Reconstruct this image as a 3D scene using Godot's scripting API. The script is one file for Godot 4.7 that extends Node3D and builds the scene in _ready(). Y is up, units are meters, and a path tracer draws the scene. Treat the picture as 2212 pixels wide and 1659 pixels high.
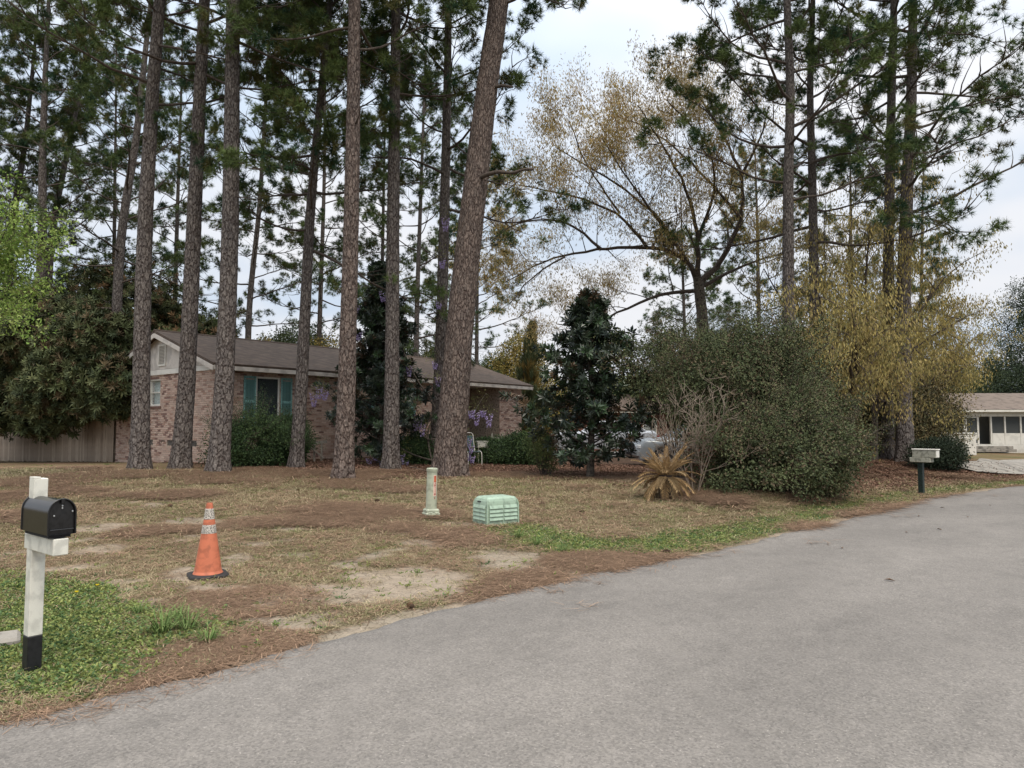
extends Node3D
# A pine yard seen from a residential road: brick house behind tall pines, mailbox, cone, utility boxes, shrubs, a road.
# Distances in metres, y up, the photographer stands at the origin on the asphalt looking along -z.

const EYE := 1.5
const FOCAL := 1533.7          # focal length in units of a 2212 x 1659 picture, used only to read bearings off the photograph
var cam_basis := Basis(Vector3.RIGHT, deg_to_rad(3.38))
var rng := RandomNumberGenerator.new()
var taken := {}
var M := {}
var n_big := FastNoiseLite.new()
var n_mid := FastNoiseLite.new()
var n_fine := FastNoiseLite.new()

# ---------------------------------------------------------------- mesh collector
class Geo:
	var v := PackedVector3Array()
	var n := PackedVector3Array()
	var uv := PackedVector2Array()
	var c := PackedColorArray()
	var ix := PackedInt32Array()
	func tri(a: Vector3, b: Vector3, d: Vector3, col := Color.WHITE) -> void:
		var k := v.size()
		var nn := (d - a).cross(b - a).normalized()
		v.append_array([a, b, d])
		n.append_array([nn, nn, nn])
		uv.append_array([Vector2(a.x + a.z, a.y), Vector2(b.x + b.z, b.y), Vector2(d.x + d.z, d.y)])
		c.append_array([col, col, col])
		ix.append_array([k, k + 1, k + 2])
	func quad(a: Vector3, b: Vector3, d: Vector3, e: Vector3, col := Color.WHITE) -> void:
		# a b d e in clockwise order seen from outside
		var k := v.size()
		var nn := (d - a).cross(b - a) + (e - a).cross(d - a)
		nn = nn.normalized()
		v.append_array([a, b, d, e])
		n.append_array([nn, nn, nn, nn])
		var w := a.distance_to(b)
		var h := a.distance_to(e)
		uv.append_array([Vector2(0, 0), Vector2(w, 0), Vector2(w, h), Vector2(0, h)])
		c.append_array([col, col, col, col])
		ix.append_array([k, k + 1, k + 2, k, k + 2, k + 3])
	func box(xf: Transform3D, s: Vector3, col := Color.WHITE, bevel := 0.0) -> void:
		var h := s * 0.5
		var b := minf(bevel, minf(h.x, minf(h.y, h.z)) * 0.9)
		var ax := [Vector3.RIGHT, Vector3.UP, Vector3.BACK]
		for i in 3:
			for sg in [-1.0, 1.0]:
				var j := (i + 1) % 3
				var l := (i + 2) % 3
				var o: Vector3 = ax[i] * h[i] * sg
				var p: Vector3 = ax[j] * (h[j] - b)
				var q: Vector3 = ax[l] * (h[l] - b)
				if sg > 0:
					quad(xf * (o - p - q), xf * (o - p + q), xf * (o + p + q), xf * (o + p - q), col)
				else:
					quad(xf * (o - p - q), xf * (o + p - q), xf * (o + p + q), xf * (o - p + q), col)
		if b <= 0.0:
			return
		for i in 3:
			var j := (i + 1) % 3
			var l := (i + 2) % 3
			for sj in [-1.0, 1.0]:
				for sl in [-1.0, 1.0]:
					var d: Vector3 = ax[i] * (h[i] - b)
					var p1: Vector3 = ax[j] * h[j] * sj + ax[l] * (h[l] - b) * sl
					var p2: Vector3 = ax[j] * (h[j] - b) * sj + ax[l] * h[l] * sl
					quad_out(xf.origin, xf * (p1 - d), xf * (p1 + d), xf * (p2 + d), xf * (p2 - d), col)
		for sx in [-1.0, 1.0]:
			for sy in [-1.0, 1.0]:
				for sz in [-1.0, 1.0]:
					var a := Vector3(h.x * sx, (h.y - b) * sy, (h.z - b) * sz)
					var e := Vector3((h.x - b) * sx, h.y * sy, (h.z - b) * sz)
					var f := Vector3((h.x - b) * sx, (h.y - b) * sy, h.z * sz)
					tri_out(xf.origin, xf * a, xf * e, xf * f, col)
	func tri_out(mid: Vector3, a: Vector3, b: Vector3, d: Vector3, col := Color.WHITE) -> void:
		if (d - a).cross(b - a).dot(a + b + d - mid * 3.0) < 0.0:
			tri(a, d, b, col)
		else:
			tri(a, b, d, col)
	func quad_out(mid: Vector3, a: Vector3, b: Vector3, d: Vector3, e: Vector3, col := Color.WHITE) -> void:
		if (d - a).cross(b - a).dot(a + b + d + e - mid * 4.0) < 0.0:
			quad(a, e, d, b, col)
		else:
			quad(a, b, d, e, col)
	func tube(pts: PackedVector3Array, rad: PackedFloat32Array, sides := 6, col := Color.WHITE, ur := 1.0, vr := 1.0, cap := true) -> void:
		var k0 := v.size()
		var m := pts.size()
		var along := 0.0
		var side := Vector3.ZERO
		for i in m:
			var d := (pts[mini(i + 1, m - 1)] - pts[maxi(i - 1, 0)]).normalized()
			if side == Vector3.ZERO:
				side = d.cross(Vector3(0.31, 0.2, 0.93)).normalized()
				if side.length() < 0.5:
					side = d.cross(Vector3.RIGHT).normalized()
			side = (side - d * side.dot(d)).normalized()
			var up := d.cross(side)
			if i > 0:
				along += pts[i].distance_to(pts[i - 1])
			for s in sides + 1:
				var a := TAU * s / sides
				var nn := side * cos(a) + up * sin(a)
				v.append(pts[i] + nn * rad[i])
				n.append(nn)
				uv.append(Vector2(float(s) / sides * ur, along * vr))
				c.append(col)
		for i in m - 1:
			for s in sides:
				var a := k0 + i * (sides + 1) + s
				var b := a + sides + 1
				ix.append_array([a, b, a + 1, a + 1, b, b + 1])
		if cap:
			for e in [0, m - 1]:
				var kc := v.size()
				var nn := (pts[0] - pts[1]).normalized() if e == 0 else (pts[m - 1] - pts[m - 2]).normalized()
				for s in sides:
					v.append(v[k0 + e * (sides + 1) + s])
					n.append(nn)
					uv.append(uv[k0 + e * (sides + 1) + s])
					c.append(col)
				for s in range(1, sides - 1):
					if e == 0:
						ix.append_array([kc, kc + s, kc + s + 1])
					else:
						ix.append_array([kc, kc + s + 1, kc + s])
	func lathe(xf: Transform3D, prof: Array, sides := 24, col := Color.WHITE) -> void:
		# prof: array of Vector2(radius, height) from bottom to top
		for i in prof.size() - 1:
			var p: Vector2 = prof[i]
			var q: Vector2 = prof[i + 1]
			var t := (q - p).normalized()
			var nr := t.y
			var ny := -t.x
			var k := v.size()
			for s in sides + 1:
				var a := TAU * s / sides
				var d := Vector3(cos(a), 0, sin(a))
				for e in [p, q]:
					v.append(xf * (d * e.x + Vector3.UP * e.y))
					n.append((xf.basis * (d * nr + Vector3.UP * ny)).normalized())
					uv.append(Vector2(float(s) / sides, e.y))
					c.append(col)
			for s in sides:
				var b := k + s * 2
				ix.append_array([b, b + 2, b + 1, b + 1, b + 2, b + 3])
	func leaf(o: Vector3, d: Vector3, up: Vector3, l: float, w: float, fold := 0.25, droop := 0.0, col := Color.WHITE) -> void:
		# two folded halves, pointed at both ends
		var s := d.cross(up).normalized()
		var u := s.cross(d).normalized()
		var tip := o + d * l - Vector3.UP * droop * l
		var mid := o + d * l * 0.5 - Vector3.UP * droop * l * 0.2
		var a := mid + s * w * 0.5 + u * w * fold
		var b := mid - s * w * 0.5 + u * w * fold
		tri(o, a, tip, col)
		tri(o, tip, b, col)
	func mesh() -> ArrayMesh:
		var arr := []
		arr.resize(Mesh.ARRAY_MAX)
		arr[Mesh.ARRAY_VERTEX] = v
		arr[Mesh.ARRAY_NORMAL] = n
		arr[Mesh.ARRAY_TEX_UV] = uv
		arr[Mesh.ARRAY_COLOR] = c
		arr[Mesh.ARRAY_INDEX] = ix
		var m := ArrayMesh.new()
		m.add_surface_from_arrays(Mesh.PRIMITIVE_TRIANGLES, arr)
		return m

# ---------------------------------------------------------------- scene tree helpers
func numbered(called: String) -> String:
	var k: int = taken.get(called, 0)
	taken[called] = k + 1
	return called if k == 0 else "%s_%03d" % [called, k]

func tag(o: Node, label := "", category := "", group := "", kind := "") -> Node:
	if label: o.set_meta("label", label)
	if category: o.set_meta("category", category)
	if group: o.set_meta("group", group)
	if kind: o.set_meta("kind", kind)
	return o

func thing(called: String, label: String, category: String, where: Vector3, turn := 0.0, group := "") -> Node3D:
	var o := Node3D.new()
	o.name = numbered(called)
	add_child(o)
	o.position = where
	o.rotation.y = turn
	tag(o, label, category, group)
	return o

func part(called: String, g, m: Material, parent: Node, kind := "") -> MeshInstance3D:
	var o := MeshInstance3D.new()
	o.mesh = g.mesh() if g is Geo else g
	o.material_override = m
	o.name = numbered(called) if parent == self else called
	parent.add_child(o, true)
	if kind: o.set_meta("kind", kind)
	return o

func copy_of(t: Node3D, where: Vector3, turn: float, scl := 1.0, label := "") -> Node3D:
	var o: Node3D = t.duplicate()
	var plain := RegEx.create_from_string("_\\d{3}$").sub(str(t.name), "")
	o.name = numbered(plain)
	add_child(o)
	o.position = where
	o.rotation.y = turn
	o.scale = Vector3.ONE * scl
	if label: o.set_meta("label", label)
	return o

func scatter(called: String, mesh: Mesh, m: Material, xf: Array, col: PackedColorArray, parent: Node) -> MultiMeshInstance3D:
	var mm := MultiMesh.new()
	mm.transform_format = MultiMesh.TRANSFORM_3D
	mm.use_colors = true
	mm.mesh = mesh
	mm.instance_count = xf.size()
	for i in xf.size():
		mm.set_instance_transform(i, xf[i])
		mm.set_instance_color(i, col[i])
	var o := MultiMeshInstance3D.new()
	o.multimesh = mm
	o.material_override = m
	o.name = numbered(called) if parent == self else called
	parent.add_child(o, true)
	o.set_meta("kind", "stuff")
	return o

# ---------------------------------------------------------------- reading bearings off the photograph
func pt(x: float, y: float, d: float) -> Vector3:
	var r := cam_basis * Vector3((x - 1106.0) / FOCAL, -(y - 829.5) / FOCAL, -1.0)
	return Vector3(0, EYE, 0) + r * (d / -r.z)

func gp(x: float, y: float) -> Vector3:
	var r := cam_basis * Vector3((x - 1106.0) / FOCAL, -(y - 829.5) / FOCAL, -1.0)
	r /= -r.z
	var d := 2.0
	while d < 90.0:
		var p := Vector3(0, EYE, 0) + r * d
		if p.y <= land(p.x, p.z):
			return Vector3(p.x, land(p.x, p.z), p.z)
		d += 0.02 + d * 0.002
	return pt(x, y, 60)

func on_land(x: float, z: float, lift := 0.0) -> Vector3:
	return Vector3(x, land(x, z) + lift, z)

# ---------------------------------------------------------------- the lie of the land
const EDGE := [[-60.0, -3.0], [-8.0, -0.6], [-3.68, -0.145], [-2.5, -0.01], [-1.3, 0.2], [1.0, 0.12], [3.0, 0.03], [6.0, 0.04], [12.0, 0.15], [16.0, -0.2], [17.5, -0.5], [25.0, -2.2], [40.0, -7.0], [90.0, -26.0]]

func along_road(x: float, z: float) -> float:
	return 0.72 * x - 0.694 * (z + 6.2)

func edge_at(a: float) -> float:
	for i in EDGE.size() - 1:
		if a <= EDGE[i + 1][0]:
			var t := clampf((a - EDGE[i][0]) / (EDGE[i + 1][0] - EDGE[i][0]), 0.0, 1.0)
			return lerpf(EDGE[i][1], EDGE[i + 1][1], t)
	return EDGE[EDGE.size() - 1][1]

func off_road(x: float, z: float) -> float:
	# metres into the yard from the asphalt edge, negative on the road
	return -0.694 * x - 0.72 * (z + 6.2) - edge_at(along_road(x, z))

func road_point(a: float, p: float) -> Vector3:
	return Vector3(0.72 * a - 0.694 * p, 0, -6.2 - 0.694 * a - 0.72 * p)

func land(x: float, z: float) -> float:
	var a := along_road(x, z)
	var e := -0.694 * x - 0.72 * (z + 6.2) - edge_at(a)
	var drop := -0.55 * smoothstep(17.0, 48.0, a)
	if e < 0.0:
		return drop - 0.06 * smoothstep(0.0, 0.25, -e)
	var y := 0.021 * minf(e, 17.0) - 0.03 * clampf(e - 19.0, 0.0, 20.0)
	var m := Vector2(x - 13.4, z + 24.0)
	y += 0.5 * exp(-m.length_squared() / 22.0) * smoothstep(0.3, 4.0, e)
	m = Vector2(x - 5.2, z + 14.2)
	y += 0.26 * exp(-m.length_squared() / 9.0) * smoothstep(0.4, 2.0, e)
	m = Vector2(x - 7.0, z + 28.5)
	y -= 0.26 * exp(-m.length_squared() / 40.0)
	y += n_mid.get_noise_2d(x * 6.0, z * 6.0) * 0.035 * smoothstep(0.0, 1.0, e)
	return y + drop

# ---------------------------------------------------------------- materials
func lin(r: float, g: float, b: float) -> Color:
	return Color(r, g, b).linear_to_srgb()

func plain(r: float, g: float, b: float, rough := 0.8, metal := 0.0) -> StandardMaterial3D:
	var m := StandardMaterial3D.new()
	m.albedo_color = lin(r, g, b)
	m.roughness = rough
	m.metallic = metal
	return m

func tinted(rough := 0.85) -> StandardMaterial3D:
	# colour comes from the mesh or from each copy
	var m := StandardMaterial3D.new()
	m.vertex_color_use_as_albedo = true
	m.roughness = rough
	return m

func leafy(rough := 0.6, through := 0.6) -> StandardMaterial3D:
	var m := tinted(rough)
	m.backlight_enabled = true
	m.backlight = Color(through, through, through)
	m.cull_mode = BaseMaterial3D.CULL_DISABLED
	return m

func noise(freq: float, oct := 4, seed_ := 1) -> FastNoiseLite:
	var n := FastNoiseLite.new()
	n.seed = seed_
	n.frequency = freq
	n.noise_type = FastNoiseLite.TYPE_SIMPLEX_SMOOTH
	n.fractal_octaves = oct
	return n

func mottled(m: StandardMaterial3D, size: float, dark: float, freq := 0.02, seed_ := 3, bump := 0.0) -> StandardMaterial3D:
	# stains and grain over a plain paint, laid in the thing's own space
	var w := 256
	var im := Image.create(w, w, false, Image.FORMAT_RGB8)
	var a := noise(freq, 5, seed_).get_seamless_image(w, w)
	var b := noise(0.3, 2, seed_ + 9).get_seamless_image(w, w)
	for y in w:
		for x in w:
			var t := clampf(1.0 - dark * smoothstep(0.45, 0.8, a.get_pixel(x, y).r) - dark * 0.5 * (b.get_pixel(x, y).r - 0.3), 0.0, 1.0)
			im.set_pixel(x, y, Color(t, t * 0.99, t * 0.97))
	m.albedo_texture = ImageTexture.create_from_image(im)
	m.uv1_triplanar = true
	m.uv1_scale = Vector3.ONE / size
	if bump > 0.0:
		m.heightmap_enabled = true
		m.heightmap_texture = ImageTexture.create_from_image(b)
		m.heightmap_scale = bump
	return m

func bark_material(ca: Color, cb: Color, cc: Color, fissure: Color, seed_: int, freq := 0.038) -> StandardMaterial3D:
	var w := 384
	var n1 := FastNoiseLite.new()
	n1.seed = seed_
	n1.noise_type = FastNoiseLite.TYPE_CELLULAR
	n1.cellular_distance_function = FastNoiseLite.DISTANCE_EUCLIDEAN
	n1.cellular_return_type = FastNoiseLite.RETURN_DISTANCE2_SUB
	n1.frequency = freq
	n1.domain_warp_enabled = true
	n1.domain_warp_amplitude = 14.0
	n1.domain_warp_frequency = 0.03
	var edge := n1.get_seamless_image(w, w)
	n1.cellular_return_type = FastNoiseLite.RETURN_CELL_VALUE
	var cell := n1.get_seamless_image(w, w)
	var grain := noise(0.09, 4, seed_ + 2).get_seamless_image(w, w)
	var im := Image.create(w, w, false, Image.FORMAT_RGB8)
	var hi := Image.create(w, w, false, Image.FORMAT_L8)
	for y in w:
		for x in w:
			var e := smoothstep(0.0, 0.42, edge.get_pixel(x, y).r + 0.16 * (grain.get_pixel(x, y).r - 0.5))
			var v := cell.get_pixel(x, y).r
			var g := grain.get_pixel(x, y).r
			var col := ca.lerp(cb, smoothstep(0.3, 0.7, v)).lerp(cc, smoothstep(0.62, 0.9, g) * 0.8)
			col = fissure.lerp(col, e)
			var k := 0.66 + 0.68 * g
			im.set_pixel(x, y, Color(col.r * k, col.g * k, col.b * k).linear_to_srgb())
			var h := e * (0.6 + 0.25 * v) + 0.3 * g
			hi.set_pixel(x, y, Color(h, h, h))
	var m := StandardMaterial3D.new()
	m.albedo_texture = ImageTexture.create_from_image(im)
	m.heightmap_enabled = true
	m.heightmap_texture = ImageTexture.create_from_image(hi)
	m.heightmap_scale = 5.0
	m.roughness = 0.95
	m.metallic_specular = 0.25
	return m

func asphalt_material() -> StandardMaterial3D:
	var w := 640
	var r := RandomNumberGenerator.new()
	r.seed = 5
	var a := noise(0.012, 4, 21).get_seamless_image(w, w)
	var n1 := FastNoiseLite.new()
	n1.noise_type = FastNoiseLite.TYPE_CELLULAR
	n1.cellular_return_type = FastNoiseLite.RETURN_CELL_VALUE
	n1.frequency = 0.26
	n1.seed = 8
	var st := n1.get_seamless_image(w, w)
	var im := Image.create(w, w, false, Image.FORMAT_RGB8)
	var hi := Image.create(w, w, false, Image.FORMAT_L8)
	for y in w:
		for x in w:
			var v := st.get_pixel(x, y).r
			var k := 0.215 + 0.16 * (v - 0.5) + 0.035 * (a.get_pixel(x, y).r - 0.5) + r.randf_range(-0.025, 0.025)
			if v > 0.9:
				k += 0.2
			elif v < 0.1:
				k -= 0.04
			im.set_pixel(x, y, Color(k, k * 0.91, k * 0.815).linear_to_srgb())
			hi.set_pixel(x, y, Color(v, v, v))
	var m := StandardMaterial3D.new()
	m.albedo_texture = ImageTexture.create_from_image(im)
	m.uv1_scale = Vector3(1 / 1.9, 1 / 1.9, 1)
	m.heightmap_enabled = true
	m.heightmap_texture = ImageTexture.create_from_image(hi)
	m.heightmap_scale = 0.45
	m.roughness = 0.9
	# wear at a coarse scale: tyre-polished, patched and stained areas
	var c := noise(0.014, 5, 33).get_seamless_image(384, 384)
	var c2 := noise(0.05, 4, 35).get_seamless_image(384, 384)
	var dm := Image.create(384, 384, false, Image.FORMAT_RGBA8)
	for y in 384:
		for x in 384:
			var t := 0.93 + 0.14 * (c.get_pixel(x, y).r - 0.5) - 0.05 * smoothstep(0.6, 0.9, c2.get_pixel(x, y).r)
			t = clampf(t, 0.0, 1.0)
			dm.set_pixel(x, y, Color(t, t, t * 0.995, 1))
	m.detail_enabled = true
	m.detail_albedo = ImageTexture.create_from_image(dm)
	m.detail_blend_mode = BaseMaterial3D.BLEND_MODE_MUL
	m.detail_uv_layer = BaseMaterial3D.DETAIL_UV_2
	m.uv2_scale = Vector3(1 / 9.0, 1 / 9.0, 1)
	return m

func shingle_material(base: Color) -> StandardMaterial3D:
	var w := 512
	var r := RandomNumberGenerator.new()
	r.seed = 12
	var a := noise(0.012, 4, 51).get_seamless_image(w, w)
	var im := Image.create(w, w, false, Image.FORMAT_RGB8)
	var hi := Image.create(w, w, false, Image.FORMAT_L8)
	var tabs := {}
	for y in w:
		var row := y / 32
		for x in w:
			var tab := ((x + (row % 2) * 32 + row * 7) % w) / 64
			var key := row * 100 + tab
			if not tabs.has(key):
				tabs[key] = r.randf_range(0.85, 1.15)
			var k: float = tabs[key] * (0.75 + 0.5 * a.get_pixel(x, y).r) * r.randf_range(0.8, 1.2)
			im.set_pixel(x, y, Color(base.r * k, base.g * k, base.b * k).linear_to_srgb())
			var h := float(y % 32) / 32.0
			hi.set_pixel(x, y, Color(h, h, h))
	var m := StandardMaterial3D.new()
	m.albedo_texture = ImageTexture.create_from_image(im)
	m.uv1_scale = Vector3(1 / 2.4, 1 / 2.4, 1)
	m.heightmap_enabled = true
	m.heightmap_texture = ImageTexture.create_from_image(hi)
	m.heightmap_scale = 0.5
	m.roughness = 0.95
	return m

func wood_material(base: Color, seed_: int) -> StandardMaterial3D:
	# upright grain
	var w := 256
	var n := noise(0.03, 5, seed_)
	var s := noise(0.008, 4, seed_ + 1)
	var im := Image.create(w, w, false, Image.FORMAT_RGB8)
	for y in w:
		for x in w:
			var k := 1.0 + 0.5 * n.get_noise_2d(x * 6.0, y * 0.35) + 0.35 * s.get_noise_2d(x, y)
			im.set_pixel(x, y, Color(base.r * k, base.g * k, base.b * k).linear_to_srgb())
	var m := StandardMaterial3D.new()
	m.albedo_texture = ImageTexture.create_from_image(im)
	m.uv1_triplanar = true
	m.uv1_scale = Vector3.ONE / 1.7
	m.roughness = 0.9
	return m

func make_materials() -> void:
	M.bark = bark_material(Color(0.17, 0.15, 0.136), Color(0.12, 0.105, 0.098), Color(0.27, 0.235, 0.21), Color(0.075, 0.058, 0.052), 4)
	M.bark.uv1_scale = Vector3(1, 1 / 3.3, 1)
	M.bark_red = bark_material(Color(0.19, 0.15, 0.128), Color(0.125, 0.102, 0.09), Color(0.27, 0.215, 0.182), Color(0.08, 0.056, 0.048), 14)
	M.bark_red.uv1_scale = Vector3(1, 1 / 3.3, 1)
	M.twig = mottled(plain(0.095, 0.075, 0.062, 0.95), 0.5, 0.4)
	M.oak_bark = mottled(plain(0.13, 0.11, 0.09, 0.95), 0.8, 0.5, 0.03, 6, 1.2)
	M.pale_twig = plain(0.2, 0.158, 0.12, 0.9)
	M.needle = tinted(0.7)
	M.needle.metallic_specular = 0.2
	M.leaf = tinted(0.7)
	M.leaf.metallic_specular = 0.35
	M.leaf_soft = leafy(0.75, 0.75)
	M.leaf_gloss = tinted(0.36)
	M.petal = leafy(0.7, 0.8)
	M.dry = tinted(0.9)
	M.dry.metallic_specular = 0.2
	M.brick = tinted(0.9)
	M.mortar = mottled(plain(0.44, 0.37, 0.31, 0.95), 0.9, 0.3, 0.03, 7)
	M.trim = mottled(plain(0.6, 0.56, 0.52, 0.6), 2.6, 0.14, 0.015, 17)
	M.white = mottled(plain(0.68, 0.67, 0.63, 0.5), 2.4, 0.07, 0.015, 18)
	M.roof = shingle_material(Color(0.092, 0.065, 0.048))
	M.roof_tan = mottled(plain(0.17, 0.135, 0.112, 0.95), 3.0, 0.2, 0.02, 52)
	M.teal = mottled(plain(0.17, 0.35, 0.345, 0.6), 0.7, 0.25, 0.03, 19)
	M.fence = wood_material(Color(0.27, 0.21, 0.155), 23)
	M.old_wood = wood_material(Color(0.3, 0.27, 0.23), 29)
	M.dark = plain(0.02, 0.02, 0.022, 0.8)
	M.room = plain(0.2, 0.21, 0.2, 0.95)
	M.vent = plain(0.22, 0.21, 0.2, 0.7)
	M.curtain = plain(0.42, 0.5, 0.46, 0.95)
	M.glass = plain(0.9, 0.95, 0.95, 0.04)
	M.glass.albedo_color.a = 0.12
	M.glass.transparency = BaseMaterial3D.TRANSPARENCY_ALPHA
	M.screen = plain(0.05, 0.055, 0.055, 0.9)
	M.concrete = mottled(plain(0.3, 0.28, 0.25, 0.9), 2.2, 0.3, 0.02, 41, 0.3)
	M.bug_screen = plain(0.025, 0.035, 0.035, 0.7)
	M.bug_screen.albedo_color.a = 0.72
	M.bug_screen.transparency = BaseMaterial3D.TRANSPARENCY_ALPHA
	M.asphalt = asphalt_material()

# ---------------------------------------------------------------- ground, road, litter
var kind_noise := FastNoiseLite.new()
var sand_noise := FastNoiseLite.new()
var needle_noise := FastNoiseLite.new()

func near_seg(x: float, z: float, a: Vector3, b: Vector3) -> float:
	var p := Vector2(x, z)
	return p.distance_to(Geometry2D.get_closest_point_to_segment(p, Vector2(a.x, a.z), Vector2(b.x, b.z)))

var g_box: Vector3
var bare := []   # worn sandy spots: [x, z, half length, half depth]
var g_strip: Vector3
var g_strip2: Vector3

func cover(x: float, z: float) -> PackedFloat32Array:
	# how much of each ground cover grows or lies here: [green, sand, needles, mulch, olive]
	var a := along_road(x, z)
	var e := -0.694 * x - 0.72 * (z + 6.2) - edge_at(a)
	var n := kind_noise.get_noise_2d(x, z)
	var n2 := sand_noise.get_noise_2d(x, z)
	var n3 := needle_noise.get_noise_2d(x, z)
	# weeds round the mailbox, and a damp strip from the utility box along the verge
	var lim := 1.9 + 2.6 * maxf(0.0, -a - 2.2)
	var green := smoothstep(0.3, 0.75, e + n * 0.4) * (1.0 - smoothstep(lim - 0.7, lim + 0.5, e + n * 0.9)) * (1.0 - smoothstep(-2.9, -1.8, a + n * 0.7))
	green *= 0.35 + 0.55 * smoothstep(-0.3, 0.2, n3 * 0.7 + n2)
	var s := minf(near_seg(x, z, g_box, g_strip), near_seg(x, z, g_strip, g_strip2))
	green = maxf(green, (1.0 - smoothstep(0.15, 0.75, s + n * 0.5)) * 0.95)
	green = maxf(green, smoothstep(0.15, 0.4, e + n * 0.2) * (1.0 - smoothstep(0.6, 1.15, e + n * 0.4)) * smoothstep(2.6, 4.0, a) * (0.85 + 0.15 * smoothstep(-0.2, 0.3, n2)))
	green = maxf(green, smoothstep(22.0, 27.0, a) * 0.65 * (0.7 + n))
	var sand := smoothstep(0.0, 0.24, n2 + 0.6 * exp(-pow((a + 0.6) / 1.6, 2.0) - pow((e - 1.0) / 0.9, 2.0)) - 0.22 - 0.1 * smoothstep(3.5, 6.0, e))
	for q in (bare if e < 9.0 and a < 3.5 else []):
		var dx: float = (x - q[0]) / q[2]
		var dz: float = (z - q[1]) / q[3]
		if absf(dx) < 1.6 and absf(dz) < 1.6:
			sand = maxf(sand, 1.0 - smoothstep(0.45, 1.15, sqrt(dx * dx + dz * dz) + n * 0.5 + n2 * 0.9))
	sand *= 1.0 - smoothstep(8.0, 11.0, e)
	sand *= 1.0 - smoothstep(3.0, 5.0, a)
	sand = maxf(sand, 1.0 - smoothstep(0.04, 0.2, absf(e) + n2 * 0.2))
	sand *= 1.0 - green
	sand *= 0.75 + 0.25 * smoothstep(-0.2, 0.2, kind_noise.get_noise_2d(x * 5.0, z * 5.0))
	var needles := smoothstep(0.05, 0.35, n3 + 0.5 * (1.0 - smoothstep(0.05, 0.5, e + n * 0.4)) + 0.3 * smoothstep(7.0, 11.0, e) - 0.16)
	needles *= 1.0 - green * 0.8
	var mulch := smoothstep(8.0, 10.5, a + n * 1.5) * smoothstep(0.7, 1.8, e + n * 0.5) * (1.0 - smoothstep(20.0, 24.0, a))
	mulch = maxf(mulch, smoothstep(8.5, 11.0, e + n * 2.0) * smoothstep(3.0, 5.0, a) * (1.0 - smoothstep(20.0, 24.0, a)))
	return PackedFloat32Array([green, sand, needles, mulch, smoothstep(-0.1, 0.35, n + n2 * 0.6), e, a])

func ground_colour(x: float, z: float) -> Color:
	var k := cover(x, z)
	var c := Color(0.28, 0.212, 0.13).lerp(Color(0.19, 0.16, 0.085), k[4])
	c = c.lerp(Color(0.245, 0.158, 0.105), k[2] * 0.72)
	c = c.lerp(Color(0.16, 0.098, 0.072), k[3] * 0.85)
	c = c.lerp(Color(0.46, 0.4, 0.335), k[1] * 0.78)
	c = c.lerp(Color(0.11, 0.12, 0.045), k[0] * 0.7)
	return c

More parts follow.
